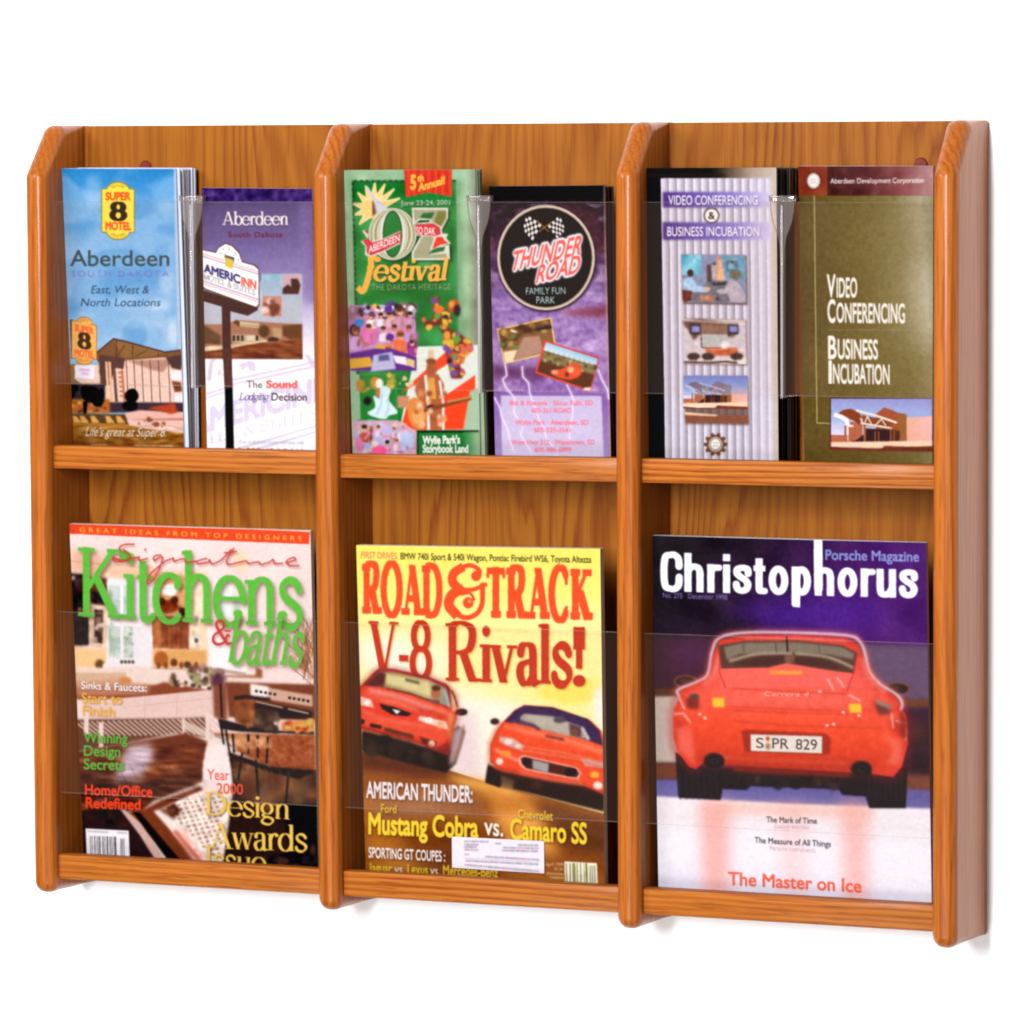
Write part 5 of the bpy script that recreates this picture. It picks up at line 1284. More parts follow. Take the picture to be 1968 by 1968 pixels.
    A.line([(195, 95), (480, 140), (690, 215)], 12, '#c0343c', 4); A.poly([(720, 250), (770, 330), (775, 400), (740, 420)], '#f0d8a0', 8); A.line([(735, 260), (775, 380)], 9, '#6a2a24', 4)
    A.ell(805, 418, 44, 26, '#2a1416', 5); A.line([(760, 430), (790, 420)], 16, '#7a2a22', 4)
    A.poly([(45, 300), (130, 325), (150, 385), (50, 370)], '#e8b8a8', 5); A.ell(100, 350, 24, 20, '#f8ece6', 5)
    A.poly([(190, 355), (300, 380), (435, 430), (400, 450), (290, 440), (210, 395)], '#1c1214', 4); A.poly([(285, 395), (350, 410), (320, 435)], '#f4f0ee', 4)
    A.poly([(490, 445), (690, 490), (705, 550), (600, 520), (480, 480)], '#efd0c0', 5); A.ell(560, 480, 30, 22, '#f8f0ec', 5); A.ell(650, 510, 30, 26, '#f0b080', 7)
    A.poly([(60, 440), (340, 490), (480, 520), (600, 560), (700, 580), (680, 650), (440, 590), (60, 520)], '#e8583a', 8, .8)
    A.poly([(120, 500), (210, 520), (205, 545), (120, 530)], '#2a1214', 5); A.poly([(225, 530), (440, 585), (450, 620), (230, 560)], '#5a3226', 6); A.poly([(55, 470), (85, 480), (75, 510), (55, 505)], '#1a1012', 5); A.poly([(490, 600), (620, 640), (600, 690), (510, 650)], '#5a221c', 6); A.ell(580, 655, 26, 28, '#f0c8a8', 5)
    A.poly([(700, 430), (750, 420), (770, 470), (720, 650), (700, 600)], '#eaa060', 10, .7); A.poly([(610, 690), (700, 640), (720, 720), (660, 740)], '#8a2a1c', 8)
    L1 = [(0, 230), (60, 220), (150, 120), (190, 95), (300, 100), (560, 160), (700, 220), (760, 300), (775, 420), (740, 560), (700, 730), (450, 640), (60, 545), (0, 520)]
    A.line(L1, 34, '#8a1c18', 18, .5); A.line([(60, 540), (300, 600), (560, 680), (700, 725)], 30, '#8a1a14', 14, .6)
    A.line([(60, 410), (240, 470), (480, 510), (680, 560)], 20, '#f59a80', 12, .55, True); A.line([(120, 255), (330, 300), (560, 380), (690, 420)], 16, '#f8c0b8', 12, .55, True)
    A.line([(450, 400), (560, 420), (700, 460)], 22, '#b42a1c', 12, .6); A.line([(200, 330), (330, 350), (480, 410)], 10, '#f6a090', 8, .6)
    A.poly([(70, 560), (400, 640), (690, 740), (690, 860), (430, 800), (80, 700)], '#0c090a', 10, .7); A.spk([(90, 590), (660, 740), (640, 820), (100, 690)], 18, 30, ['#2a1c18', '#0a0808', '#3a2820'], 4, 1, 2)
    A.mottle(L1, .008, 12)
    # right car
    A.poly([(1000, 800), (1090, 850), (1860, 990), (1860, 1160), (980, 940)], '#2a1412', 8); A.poly([(1000, 820), (1100, 860), (1090, 980), (980, 940)], '#140d10', 6); A.poly([(1100, 890), (1200, 930), (1180, 990), (1100, 970)], '#c8a06a', 10)
    A.poly([(1100, 500), (1200, 400), (1270, 365), (1480, 380), (1760, 480), (1840, 560), (1870, 680), (1870, 1040), (1680, 950), (1230, 880), (1090, 850), (1015, 790), (1015, 660), (1060, 560)], '#ee5128', 4)
    A.poly([(1120, 490), (1200, 405), (1270, 368), (1480, 384), (1740, 470), (1830, 560), (1850, 670), (1660, 600), (1380, 540)], '#3a2450', 5)
    A.poly([(1240, 450), (1270, 430), (1480, 450), (1700, 530), (1760, 620), (1600, 600), (1380, 545), (1240, 500)], '#a8a094', 6); A.poly([(1270, 440), (1480, 460), (1600, 500), (1600, 590), (1400, 540)], '#b9b0a2', 8); A.poly([(1600, 500), (1690, 530), (1690, 610), (1610, 590)], '#5a3a44', 8); A.ell(1640, 570, 26, 30, '#7a4a40', 6); A.line([(1700, 540), (1740, 620)], 22, '#c8c4c4', 6)
    A.line([(1240, 490), (1340, 520), (1380, 550)], 20, '#3a2040', 8); A.ell(1530, 475, 46, 26, '#5a4a58', 6)
    A.poly([(1180, 490), (1380, 560), (1600, 600), (1860, 690), (1860, 740), (1560, 660), (1200, 560)], '#f2744e', 14, .7)
    A.ell(1050, 488, 34, 24, '#3a1c1a', 5)
    A.poly([(1420, 585), (1560, 610), (1570, 635), (1430, 605)], '#5a1c1c', 5); A.line([(1100, 640), (1300, 680), (1560, 720), (1860, 790)], 8, '#d8a090', 5, .7)
    A.poly([(1085, 600), (1180, 610), (1270, 670), (1250, 700), (1170, 685), (1085, 640)], '#d8b0a4', 5); A.ell(1150, 640, 30, 22, '#efe0dc', 6); A.ell(1220, 675, 24, 18, '#efe0dc', 6)
    A.poly([(1680, 765), (1740, 770), (1860, 800), (1860, 835), (1720, 820)], '#d8b4a8', 5)
    A.line([(1060, 700), (1180, 760), (1230, 780)], 22, '#f2a090', 8, .8); A.ell(1130, 725, 44, 24, '#f4923c', 6); A.ell(1085, 785, 26, 26, '#f6dcd8', 5); A.ell(1790, 885, 34, 24, '#f6b040', 6); A.ell(1812, 965, 34, 30, '#fbeee8', 6)
    A.poly([(1225, 760), (1260, 735), (1660, 830), (1690, 870), (1670, 920), (1600, 910), (1280, 850), (1230, 810)], '#f4a898', 5); A.poly([(1240, 765), (1265, 750), (1650, 838), (1675, 875), (1655, 905), (1590, 895), (1280, 835)], '#4a1c18', 4)
    A.poly([(1330, 770), (1450, 800), (1445, 870), (1330, 840)], '#a8a2a4', 6); A.ell(1285, 790, 36, 30, '#1c1214', 5); A.ell(1610, 865, 46, 32, '#120d10', 5)
    A.line([(1230, 880), (1450, 920), (1680, 955)], 14, '#c23a20', 6)
    R1 = [(1100, 500), (1200, 400), (1270, 365), (1480, 380), (1760, 480), (1840, 560), (1870, 680), (1870, 1040), (1680, 950), (1230, 880), (1090, 850), (1015, 790), (1015, 660), (1060, 560)]
    A.line(R1[7:] + [R1[0]], 30, '#a82a16', 16, .55); A.line([(1120, 520), (1360, 585), (1560, 620), (1860, 720)], 16, '#f8a48c', 12, .6, True); A.line([(1060, 660), (1300, 720), (1560, 760), (1860, 830)], 26, '#c8361c', 16, .55, True)
    A.line([(1240, 868), (1500, 925), (1690, 940)], 22, '#f48a70', 12, .6, True); A.line([(1040, 830), (1230, 870)], 20, '#b02c18', 12, .6); A.line([(1240, 700), (1460, 735), (1680, 770)], 10, '#f8b8a4', 8, .6)
    A.poly([(1100, 880), (1860, 1030), (1860, 1120), (1090, 960)], '#180d0c', 16, .6); A.ell(1360, 960, 40, 30, '#5a3018', 16, .7); A.mottle(R1, .008, 12)
    # type, bottom
    A.fr(680, 1490, 3.864)
    sh_ = (6, 8, 8, .7, '#3a2010')
    A.t('AMERICAN THUNDER:', 92, 165, 885, 200, 118, '#f2e9ee', .03, sd=sh_)
    ye = '#f2cf3e'
    A.t('Ford', 203, 275, 318, 281, 62, '#e8bc3a', .02, sd=sh_); A.t('Chevrolet', 1222, 318, 1480, 336, 66, '#f0c840', .02, sd=sh_)
    A.t('Mustang Cobra', 108, 432, 928, 462, 152, ye, .035, sd=sh_); A.t('vs.', 970, 438, 1112, 452, 130, '#f3e6d2', .02, sd=sh_); A.t('Camaro SS', 1162, 472, 1732, 508, 152, ye, .03, sd=sh_)
    A.t('SPORTING GT COUPES :', 110, 610, 680, 640, 76, '#f0e6e8', .025, sd=sh_)
    y3 = '#e8bc36'
    A.t('Jaguar', 112, 722, 285, 728, 74, y3, .022, sd=sh_); A.t('vs.', 302, 728, 380, 732, 68, '#e8d8b8', .01, sd=sh_); A.t('Lexus', 400, 732, 552, 738, 74, y3, .022, sd=sh_); A.t('vs.', 568, 738, 640, 742, 68, '#e8d8b8', .01, sd=sh_); A.t('Mercedes-Benz', 664, 740, 1072, 758, 74, y3, .022, sd=sh_)
    A.t('April 1999', 1425, 672, 1556, 676, 26, '#e0c8b0', .0, bl=2); A.t('$3.50', 1490, 705, 1556, 708, 24, '#e0c8b0', bl=2); A.line([(1430, 728), (1556, 735)], 14, '#d8b890', 4, .7); A.line([(1460, 758), (1556, 762)], 14, '#d8b890', 4, .7)
    A.poly([(1565, 640), (1805, 652), (1815, 880), (1570, 860)], '#f2ecd4', 2)
    rs = random.Random(9); x = 1580
    while x < 1730:
        wd = rs.choice((5, 8, 14)); A.line([(x, 655), (x + 4, 880)], wd, '#8a7e4e', 1.5); x += wd + rs.choice((7, 12, 18))
    for x in (1755, 1770, 1788): A.line([(x, 672), (x + 4, 880)], 8, '#8a8468', 1.5)
    return A


def art_m3():
    A = new_art('m3').fr(1180, 900, 2.0122)
    A.ramp(rc(60, 200, 1300, 1800), [(0, '#211a22'), (.35, '#2a182e'), (.75, '#401a54'), (1, '#52206e')], (300, 260), (900, 560))
    A.mottle(rc(60, 200, 1300, 1000), .02, 30); A.ell(760, 560, 300, 60, '#55279a', 40, .8)
    A.poly([(60, 560), (560, 590), (560, 655), (60, 650)], '#2a1c2e', 26, .9)
    A.poly([(60, 650), (420, 660), (400, 860), (60, 850)], '#3f1a32', 10); A.ell(300, 720, 90, 60, '#55265a', 30, .6)
    A.poly([(940, 680), (1300, 690), (1300, 900), (1000, 890)], '#675270', 8)
    A.poly([(60, 850), (300, 848), (300, 882), (60, 880)], '#5c341e', 6); A.poly([(1090, 890), (1300, 896), (1300, 930), (1100, 925)], '#6e4426', 6)
    A.poly([(60, 882), (280, 880), (270, 1140), (60, 1140)], '#c3b3aa', 5); A.poly([(1100, 930), (1300, 930), (1300, 1200), (1100, 1200)], '#371a34', 10); A.spk(rc(1130, 960, 1220, 1160), 10, 30, ['#2a1420', '#4a2a2a', '#241026'], 3, 1)
    A.poly([(60, 1140), (300, 1140), (300, 1205), (60, 1205)], '#74402a', 8); A.poly([(1100, 1180), (1300, 1190), (1300, 1255), (1100, 1250)], '#7a4a34', 10)
    A.ramp([(60, 1200), (640, 1215), (1300, 1250), (1300, 1320), (60, 1270)], [(0, '#66609e'), (1, '#7a78b8')], (300, 1205), (300, 1300), 1, 4)
    A.ramp([(60, 1262), (700, 1296), (1300, 1318), (1300, 1900), (60, 1900)], [(0, '#f4edf4'), (.6, '#f3ecf4'), (1, '#dcd6ec')], (600, 1280), (600, 1700), 1, 4)
    for x, wd, a in ((390, 60, .95), (930, 56, .8), (690, 60, .35)):
        A.poly([(x - wd, 1290), (x + wd, 1290), (x + wd * .9, 1800), (x - wd * .6, 1800)], '#f3a79c', 26, a * .8)
    A.poly([(340, 1290), (1000, 1310), (990, 1350), (350, 1330)], '#f0b4a4', 18, .7)
    A.fr(1250, 1200, 3.5127)
    # car seen from behind
    A.poly([(170, 860), (330, 960), (1500, 1000), (1740, 900), (1725, 1240), (1480, 1240), (1455, 1160), (1300, 1150), (1270, 1110), (680, 1090), (650, 1118), (490, 1110), (475, 1185), (190, 1170)], '#15121a', 5)
    for x, y in ((240, 385), (1670, 435)):
        A.ell(x, y, 82, 44, '#7a4a34', 4); A.ell(x, y, 70, 33, '#2a1a20', 5); A.ell(x - 14, y - 10, 36, 12, '#5a3a34', 8, .8)
    for x0, x1 in ((190, 480), (1470, 1720)):
        for i in range(7): A.line([(x0 + 8 + i * (x1 - x0) / 7, 1000), (x0 + 14 + i * (x1 - x0) / 7, 1180)], 10, '#2e2a34', 5, .6)
    A.poly([(500, 1000), (1300, 1040), (1280, 1100), (660, 1070), (520, 1060)], '#2a2026', 14, .8); A.spk(rc(520, 1010, 1290, 1090), 22, 26, ['#3a2c30', '#0c0a0e', '#44302c', '#1a161c'], 6, .6, 2.2)
    glow = [(195, 480), (190, 440), (330, 380), (390, 330), (420, 180), (470, 90), (640, 55), (1000, 55), (1340, 75), (1420, 120), (1450, 190), (1480, 310), (1550, 400), (1660, 470), (1700, 530), (1690, 580)]
    A.line(glow, 34, '#f4c8d8', 14, .5, True)
    body = [(205, 470), (200, 445), (340, 385), (400, 330), (432, 190), (475, 105), (640, 72), (1000, 70), (1330, 92), (1400, 130), (1430, 190), (1465, 310), (1540, 410), (1650, 480), (1685, 540), (1730, 620), (1740, 800), (1700, 960), (1640, 1030), (1500, 1010), (1480, 950), (1360, 1000), (600, 960), (500, 940), (360, 930), (310, 975), (260, 960), (180, 850), (160, 760), (155, 600)]
    A.poly(body, '#ee4a36', 3)
    A.line(glow, 10, '#fbe4ea', 6, .8, True)
    A.ramp([(440, 200), (1440, 220), (1560, 440), (1680, 560), (200, 560), (220, 450), (400, 350)], [(0, '#ee4038'), (.6, '#f4675c'), (1, '#f06048')], (800, 90), (800, 500), .8, 14)
    A.ramp([(160, 560), (1700, 600), (1730, 760), (1600, 980), (300, 930), (170, 780)], [(0, '#f25a40'), (.4, '#f0502c'), (1, '#cf3c20')], (800, 560), (800, 950), .85, 12)
    A.line(body + [body[0]], 60, '#a8241c', 26, .45, True)
    A.line(glow, 10, '#fbe4ea', 6, .8, True)
    A.poly([(480, 440), (900, 460), (1380, 480), (1480, 560), (1300, 570), (560, 545), (400, 520)], '#f77a70', 30, .45)
    A.poly([(560, 590), (940, 612), (1340, 615), (1330, 650), (560, 640)], '#f8603c', 16, .6)
    A.poly([(340, 860), (620, 880), (1220, 900), (1480, 920), (1360, 995), (600, 955), (500, 935), (380, 925)], '#b8321c', 22, .75)
    A.poly([(420, 880), (900, 905), (1340, 925), (1330, 950), (900, 930), (430, 905)], '#f06a44', 12, .5)
    A.poly([(170, 640), (240, 650), (260, 720), (200, 800), (165, 760)], '#c0301e', 16, .7); A.poly([(1600, 640), (1700, 660), (1720, 760), (1640, 720)], '#b02a1c', 16, .7)
    A.line([(360, 400), (430, 330), (470, 200)], 26, '#f89a90', 14, .6, True); A.line([(1440, 230), (1480, 350), (1590, 450)], 30, '#f89a90', 14, .6, True)
    A.line([(640, 92), (1000, 90), (1330, 112)], 14, '#f8a0a0', 8, .6)
    A.mottle(body, .008, 14)
    A.poly([(460, 140), (640, 110), (1000, 108), (1300, 140), (1400, 190), (1375, 330), (1200, 320), (1040, 280), (920, 262), (800, 290), (480, 300)], '#5a3c30', 4)
    A.poly([(500, 150), (640, 122), (1000, 118), (1290, 150), (1380, 195), (1370, 235), (1200, 200), (900, 185), (600, 200), (520, 240)], '#84786a', 6)
    A.line([(540, 245), (720, 200), (960, 195), (1200, 220), (1370, 290)], 20, '#b8ac98', 6, .8, True); A.poly([(560, 270), (720, 220), (960, 210), (1200, 240), (1300, 300), (1040, 275), (920, 255), (800, 285)], '#4a2a24', 10)
    for x in (630, 850, 1140): A.line([(x, 125), (x + 4, 185)], 8, '#5a5048', 3)
    A.line([(925, 85), (930, 180)], 12, '#2a1a1e', 3); A.line([(970, 190), (972, 260)], 16, '#6a4430', 5); A.ell(940, 230, 30, 40, '#a87a6a', 10, .6)
    A.poly([(480, 300), (800, 292), (920, 262), (1040, 282), (1375, 332), (1370, 420), (480, 430)], '#f4695e', 5)
    A.line([(470, 180), (470, 320), (510, 430)], 9, '#c03028', 4, .8); A.line([(1400, 200), (1370, 340), (1330, 450)], 9, '#c03028', 4, .8); A.line([(560, 430), (900, 450), (1340, 470)], 8, '#d0402e', 4, .8)
    A.poly(rc(812, 310, 1030, 336), '#f0a040', 4); A.poly([(420, 495), (500, 495), (502, 558), (424, 556)], '#fbc83a', 6); A.poly([(1342, 535), (1425, 535), (1428, 596), (1346, 592)], '#fbc83a', 6)
    A.t('Carrera 4', 768, 480, 1068, 485, 30, '#f6b4aa', -.005, sh=.3)
    for y0, y1 in ((555, 585), (580, 605)): A.line([(560, y0), (940, y0 + 16), (1340, y1)], 7, '#c83a20', 4, .6)
    A.line([(560, 650), (1000, 685), (1560, 700)], 8, '#c23a1e', 5, .7)
    A.poly([(240, 500), (300, 470), (330, 500), (330, 570), (250, 570)], '#8a2a24', 10); A.ell(300, 485, 34, 16, '#5a4a44', 6); A.poly([(1510, 520), (1620, 550), (1620, 610), (1540, 610)], '#7a3a34', 10); A.line([(1530, 520), (1620, 560)], 22, '#9a8a80', 8)
    for q in ([(195, 490), (230, 570)], [(160, 605), (225, 600), (270, 660)], [(1200, 365), (1240, 440)], [(1265, 360), (1310, 420)], [(1340, 475), (1420, 515)], [(1630, 600), (1640, 700)], [(1660, 650), (1730, 670)], [(1725, 700), (1725, 780)]): A.line(q, 10, '#f8dce0', 6, .8)
    for x, y in ((1148, 452), (1305, 592), (1240, 672), (335, 605), (370, 630), (1195, 680), (1410, 615)): A.ell(x, y, 12, 9, '#f8dcd8', 4, .9)
    A.poly([(180, 700), (270, 680), (300, 860), (300, 950), (190, 840)], '#f06a58', 16, .9); A.poly([(1560, 720), (1700, 800), (1690, 950), (1600, 940), (1640, 840)], '#f0705c', 16, .85); A.poly([(1680, 560), (1735, 640), (1735, 780), (1690, 760)], '#8a2620', 12, .8)
    A.poly([(615, 720), (650, 708), (1190, 735), (1222, 770), (1215, 880), (640, 860)], '#ab2e1c', 6)
    A.poly([(680, 742), (1162, 755), (1160, 868), (682, 852)], '#e9ded6', 3, 1, False, (5, '#8a5a40'))
    A.t('S', 716, 832, 768, 834, 68, '#4e4440', .004); A.ell(796, 770, 14, 16, '#b85a34', 4); A.ell(797, 822, 18, 22, '#a88a5a', 5); A.t('PR', 826, 836, 938, 840, 70, '#4e4440', .004); A.t('829', 985, 842, 1128, 846, 70, '#4e4440', .004)
    for x, y in ((432, 922), (1425, 975)):
        A.ell(x, y, 72, 56, '#3a1a1e', 5); A.ell(x + 6, y + 4, 58, 46, '#1a1218', 5); A.ell(x + 4, y, 26, 20, '#3a3038', 6); A.ell(x + 4, y, 16, 12, '#0c090c', 4)
    A.poly([(560, 950), (1350, 1000), (1340, 1030), (700, 1000), (560, 985)], '#7a2216', 8)
    # type
    A.fr(1180, 900, 2.0122)
    wh = '#fdfbff'
    o_ = (2.2, '#6a48a0', .5)
    A.t('Christophorus', 180, 474, 1176, 502, 150, wh, f='g', stem=132, hair=108, ser=100, ol=o_)
    A.poly([(693, 400), (724, 402), (722, 537), (693, 534)], wh, 1); A.poly([(775, 240), (808, 240), (810, 470), (777, 470)], wh, 1)
    A.t('Porsche Magazine', 820, 352, 1180, 360, 38, '#8f96d6', .022)
    A.t('No. 275   December 1998', 190, 500, 440, 508, 20, '#7a6cae', .012)
    A.t('The Mark of Time', 590, 1368, 786, 1374, 22, '#4e4650', .014); A.t('Luxury watches', 622, 1392, 756, 1396, 18, '#c9a2ae', .0)
    A.t('The Measure of All Things', 545, 1448, 840, 1464, 23, '#4e4650', .014); A.t('Porsche instruments', 604, 1476, 780, 1486, 18, '#c9a2ae', .0)
    A.t('The Master on Ice', 442, 1610, 958, 1640, 50, '#ee6a50', .024)
    return A


ARTS = dict(c1=art_c1, c2=art_c2, c3=art_c3, c4=art_c4, c5=art_c5, c6=art_c6, m1=art_m1, m2=art_m2, m3=art_m3)


# ------------------------------------------------------------------ wall
LITE = 0.41                            # ink density: printed colours as reflectances
wall_m = plain('white_wall_paint', '#faf9f9', .7, 0, .008, 9)
bm = bmesh.new()
box(bm, -3.0, 4.0, 0.0, .06, -2.6, 2.2)
tag(from_bm('wall', bm, wall_m), 'plain white wall behind the oak rack', 'wall', kind='structure')

# ------------------------------------------------------------------ rack
P, T = .24765, .019                    # pitch and thickness of the uprights
D = .0806                              # depth
YB = -.0103                            # face of the back board
RAILY = -.0696
rack = tag(empty('literature_rack', (.381, -.04, -.606)), 'wall hung six pocket rack of golden oak with clear fronts', 'literature rack')

m_side = oak('oak_upright', 'Z', ('#ab5a24', '#bf6a26', '#cc7a30', '#84421a'), .8, 1.3, .34, .40, 5.0, 1.1, (1, .8, 0), 150.0, 1.5, gain=(.455, .41, .35))
m_back = oak('oak_back_board', 'Z', ('#9a5520', '#b26e24', '#c0802e', '#8c4a16'), .7, 4.2, .05, .45, 19.0, .7, (1, 0, 0), 85.0, .8, gain=(.385, .315, .245))
m_rail = oak('oak_rail', 'X', ('#a4521e', '#c06a28', '#d08438', '#7e3a16'), .9, 7.7, .08, .42, 4.0, 1.15, (0, .5, 1), 210.0, 1.0, gain=(.435, .395, .35))


def arc_profile():
    """side outline (y, z): straight back, sloping shoulder, rounded corners"""
    pts = [(-.001, -.606, .002), (-D, -.606, .0105), (-D, -.038, .012), (-.047, 0.0, .012), (-.001, 0.0, .0045)]
    out = []
    n = len(pts)
    for i, (y, z, r) in enumerate(pts):
        a = np.array(pts[i - 1][:2]) - (y, z); b = np.array(pts[(i + 1) % n][:2]) - (y, z)
        a /= np.hypot(*a); b /= np.hypot(*b)
        ang = math.acos(np.clip(a @ b, -1, 1)); t = r / math.tan(ang / 2)
        c = np.array((y, z)) + (a + b) / np.hypot(*(a + b)) * r / math.sin(ang / 2)
        p0, p1 = np.array((y, z)) + a * t, np.array((y, z)) + b * t
        a0 = math.atan2(*(p0 - c)[::-1]); a1 = math.atan2(*(p1 - c)[::-1])
        d = (a1 - a0 + math.pi) % (2 * math.pi) - math.pi
        k = 8
        for j in range(k + 1): out.append(c + r * np.array((math.cos(a0 + d * j / k), math.sin(a0 + d * j / k))))
    return out


def upright(name, x0):
    prof = arc_profile()
    R0 = .0082
    pr = np.array(prof); n = len(pr)
    nor = np.zeros((n, 2))
    for i in range(n):
        d = pr[(i + 1) % n] - pr[i - 1]; nor[i] = (d[1], -d[0]) / np.hypot(*d)
    cen = pr.mean(0)
    for i in range(n):
        if nor[i] @ (pr[i] - cen) < 0: nor[i] *= -1
    bm_ = bmesh.new()
    st = []
    for k in range(7):
        a = math.pi / 2 * k / 6
        st.append((R0 * (1 - math.sin(a)), R0 * (1 - math.cos(a))))      # (inset, distance from the side face)
    secs = [(i_, x_) for i_, x_ in reversed([(R0 * (1 - math.cos(math.pi / 2 * k / 6)), T - R0 * (1 - math.sin(math.pi / 2 * k / 6))) for k in range(7)])]
    secs = [(R0 * (1 - math.sin(math.pi / 2 * k / 6)), R0 * (1 - math.cos(math.pi / 2 * k / 6))) for k in range(7)] + [(R0 * (1 - math.cos(math.pi / 2 * k / 6)), T - R0 * (1 - math.sin(math.pi / 2 * k / 6))) for k in range(7)]
    rings = []
    for ins, xx in secs:
        ring = []
        for (y, z), (ny, nz) in zip(pr, nor):
            f = min(max((-y - .004) / .012, 0), 1)      # no rounding against the wall
            yy, zz = y - ny * ins * f, z - nz * ins * f
            ring.append(bm_.verts.new((x0 + xx, min(yy, -.001), zz)))
        rings.append(ring)
    for a, b in zip(rings[:-1], rings[1:]):
        for i in range(n): bm_.faces.new((a[i], a[(i + 1) % n], b[(i + 1) % n], b[i]))
    bm_.faces.new(rings[0]); bm_.faces.new(rings[-1][::-1])
    return from_bm(name, bm_, m_side, rack, True)


for i in range(4): upright('side_panel' if i in (0, 3) else 'divider_panel', P * i)
bm = bmesh.new(); box(bm, .004, .758, YB, -.002, -.592, -.0006)
from_bm('back_board', bm, m_back, rack)

Z_ST, Z_SB, Z_RT, Z_RB = -.2509, -.2693, -.5750, -.5950
FLOOR1, FLOOR2 = -.2622, -.5868
for i in range(3):
    xa, xb = P * i + T - .0015, P * (i + 1) + .0015
    for zt, zb, fl in ((Z_ST, Z_SB, FLOOR1), (Z_RT, Z_RB, FLOOR2)):
        bm = bmesh.new(); box(bm, xa, xb, RAILY, RAILY + .012, zb, zt, .0016, 2)
        o = from_bm('shelf_rail', bm, m_rail, rack, True)
        if i == 1 and zt == Z_ST:
            for v in o.data.vertices: v.co.z -= .0019 * (xb - v.co.x) / (xb - xa)
        bm = bmesh.new(); box(bm, xa, xb, RAILY + .0122, YB - .0005, zb + .0006, fl)
        from_bm('shelf_board', bm, m_rail, rack)

m_clear = clear('clear_acrylic', (.995, .985, .98), .004, .14, (.9, .6, .5))
m_clip = clear('clear_divider_plastic', (.97, .955, .95), .035, .9, (.85, .74, .70))
m_acut = clear('acrylic_cut_edge', (.99, .985, .98), .05, .5, (.9, .85, .85))
m_bead_glint = clear('bead_highlight_haze', (.97, .955, .95), .13, .9, (.92, .86, .90))  # whitish haze colour stands in for the bright highlight down the bead
AY0, AY1 = -.0668, -.0638
for i in range(3):
    xa, xb = P * i + T - .001, P * (i + 1) + .001
    for z0, z1 in ((-.2025, -.0598), (-.5265, -.3825)):
        bm = bmesh.new(); box(bm, xa, xb, AY0, AY1, z0, z1, .0003, 1)
        o = from_bm('clear_front', bm, m_clear, rack)
        o.data.materials.append(m_acut)
        for f in o.data.polygons:
            if abs(f.normal.z) > .6: f.material_index = 1
# plugs over the fixing screws
m_plug = plain('plug', '#5a1e10', .5, .1, .15, 200)
for x, z in ((.0722, -.0335), (.7128, -.0330)):
    bm = bmesh.new()
    bmesh.ops.create_cone(bm, cap_ends=True, segments=28, radius1=.0055, radius2=.0046, depth=.0016, matrix=Matrix.Translation((x, YB - .0007, z)) @ Matrix.Rotation(R(90), 4, 'X'))
    from_bm('screw_plug', bm, m_plug, rack, True)


def divider(x):
    """clear pocket divider hooked over the acrylic front"""
    t = tag(empty('pocket_divider', (x, -.045, -.20)), None, None)
    bm_ = bmesh.new(); box(bm_, x - .0009, x + .0009, AY1 + .001, -.016, -.204, -.0600, .0004, 1)
    from_bm('fin', bm_, m_clip, t)
    bm_ = bmesh.new()
    prof = [(-.0105, -.0555), (.0105, -.0555), (.0094, -.0600), (.0088, -.0670), (.0074, -.0740), (.0052, -.0800), (.0030, -.0855), (.0018, -.093), (.0014, -.110), (.0014, -.204), (-.0014, -.204), (-.0014, -.110), (-.0018, -.093), (-.0030, -.0855), (-.0052, -.0800), (-.0074, -.0740), (-.0088, -.0670), (-.0094, -.0600)]
    f = bm_.faces.new([bm_.verts.new((x + a, AY0 - .0004, b)) for a, b in prof])
    ex = bmesh.ops.extrude_face_region(bm_, geom=[f])
    for v in ex['geom']:
        if isinstance(v, bmesh.types.BMVert): v.co.y -= .0014
    from_bm('front_flange', bm_, m_clip, t)
    bm_ = bmesh.new(); box(bm_, x - .0100, x + .0100, AY0 - .0030, AY1 + .0016, -.0593, -.0548, .0008, 2)
    from_bm('hook', bm_, m_clip, t, True)
    bm_ = bmesh.new()
    bmesh.ops.create_cone(bm_, cap_ends=True, segments=12, radius1=.0010, radius2=.0010, depth=.142, matrix=Matrix.Translation((x, AY0 - .0027, -.133)))
    from_bm('bead', bm_, m_bead_glint, t, True)
    return t


# ------------------------------------------------------------------ covers placed on their planes
Rm = Matrix.Rotation(CAM_ROT[2], 3, 'Z') @ Matrix.Rotation(CAM_ROT[1], 3, 'Y') @ Matrix.Rotation(CAM_ROT[0], 3, 'X')


def on_plane(u, v, yt, zt, yb, zb):
    """where the sight line through photograph pixel u, v meets the leaning cover"""
    d = Rm @ Vector(((u - 984) / FPX, -(v - 984) / FPX, -1))
    n = Vector((0, zt - zb, -(yt - yb)))
    c = Vector(CAM_POS)
    return c + d * ((Vector((0, yb, zb)) - c).dot(n) / d.dot(n))


m_ink = ink('printed_ink')
m_white_edge = paper_edge('white_paper_edges', '#86828e', '#d2ced8', 1500)
m_grey_edge = paper_edge('grey_page_edges', '#8a7a68', '#d8ccbc', 1800)
m_black_edge = paper_edge('dark_card_edges', '#0b0a0e', '#a89a90', 700, True)
m_green_edge = paper_edge('green_card_edges', '#3a3a2a', '#78846a', 900)
m_purple_edge = paper_edge('purple_card_edges', '#2a1020', '#5a3048', 900)
m_blank = plain('blank_paper', '#a8a6aa', .6)
m_blueback = plain('blue_grey_paper', '#98a2b4', .6)
m_greenback = plain('grey_green_paper', '#66735e', .6)
m_blackcard = plain('black_card', '#0a090c', .35, .2)


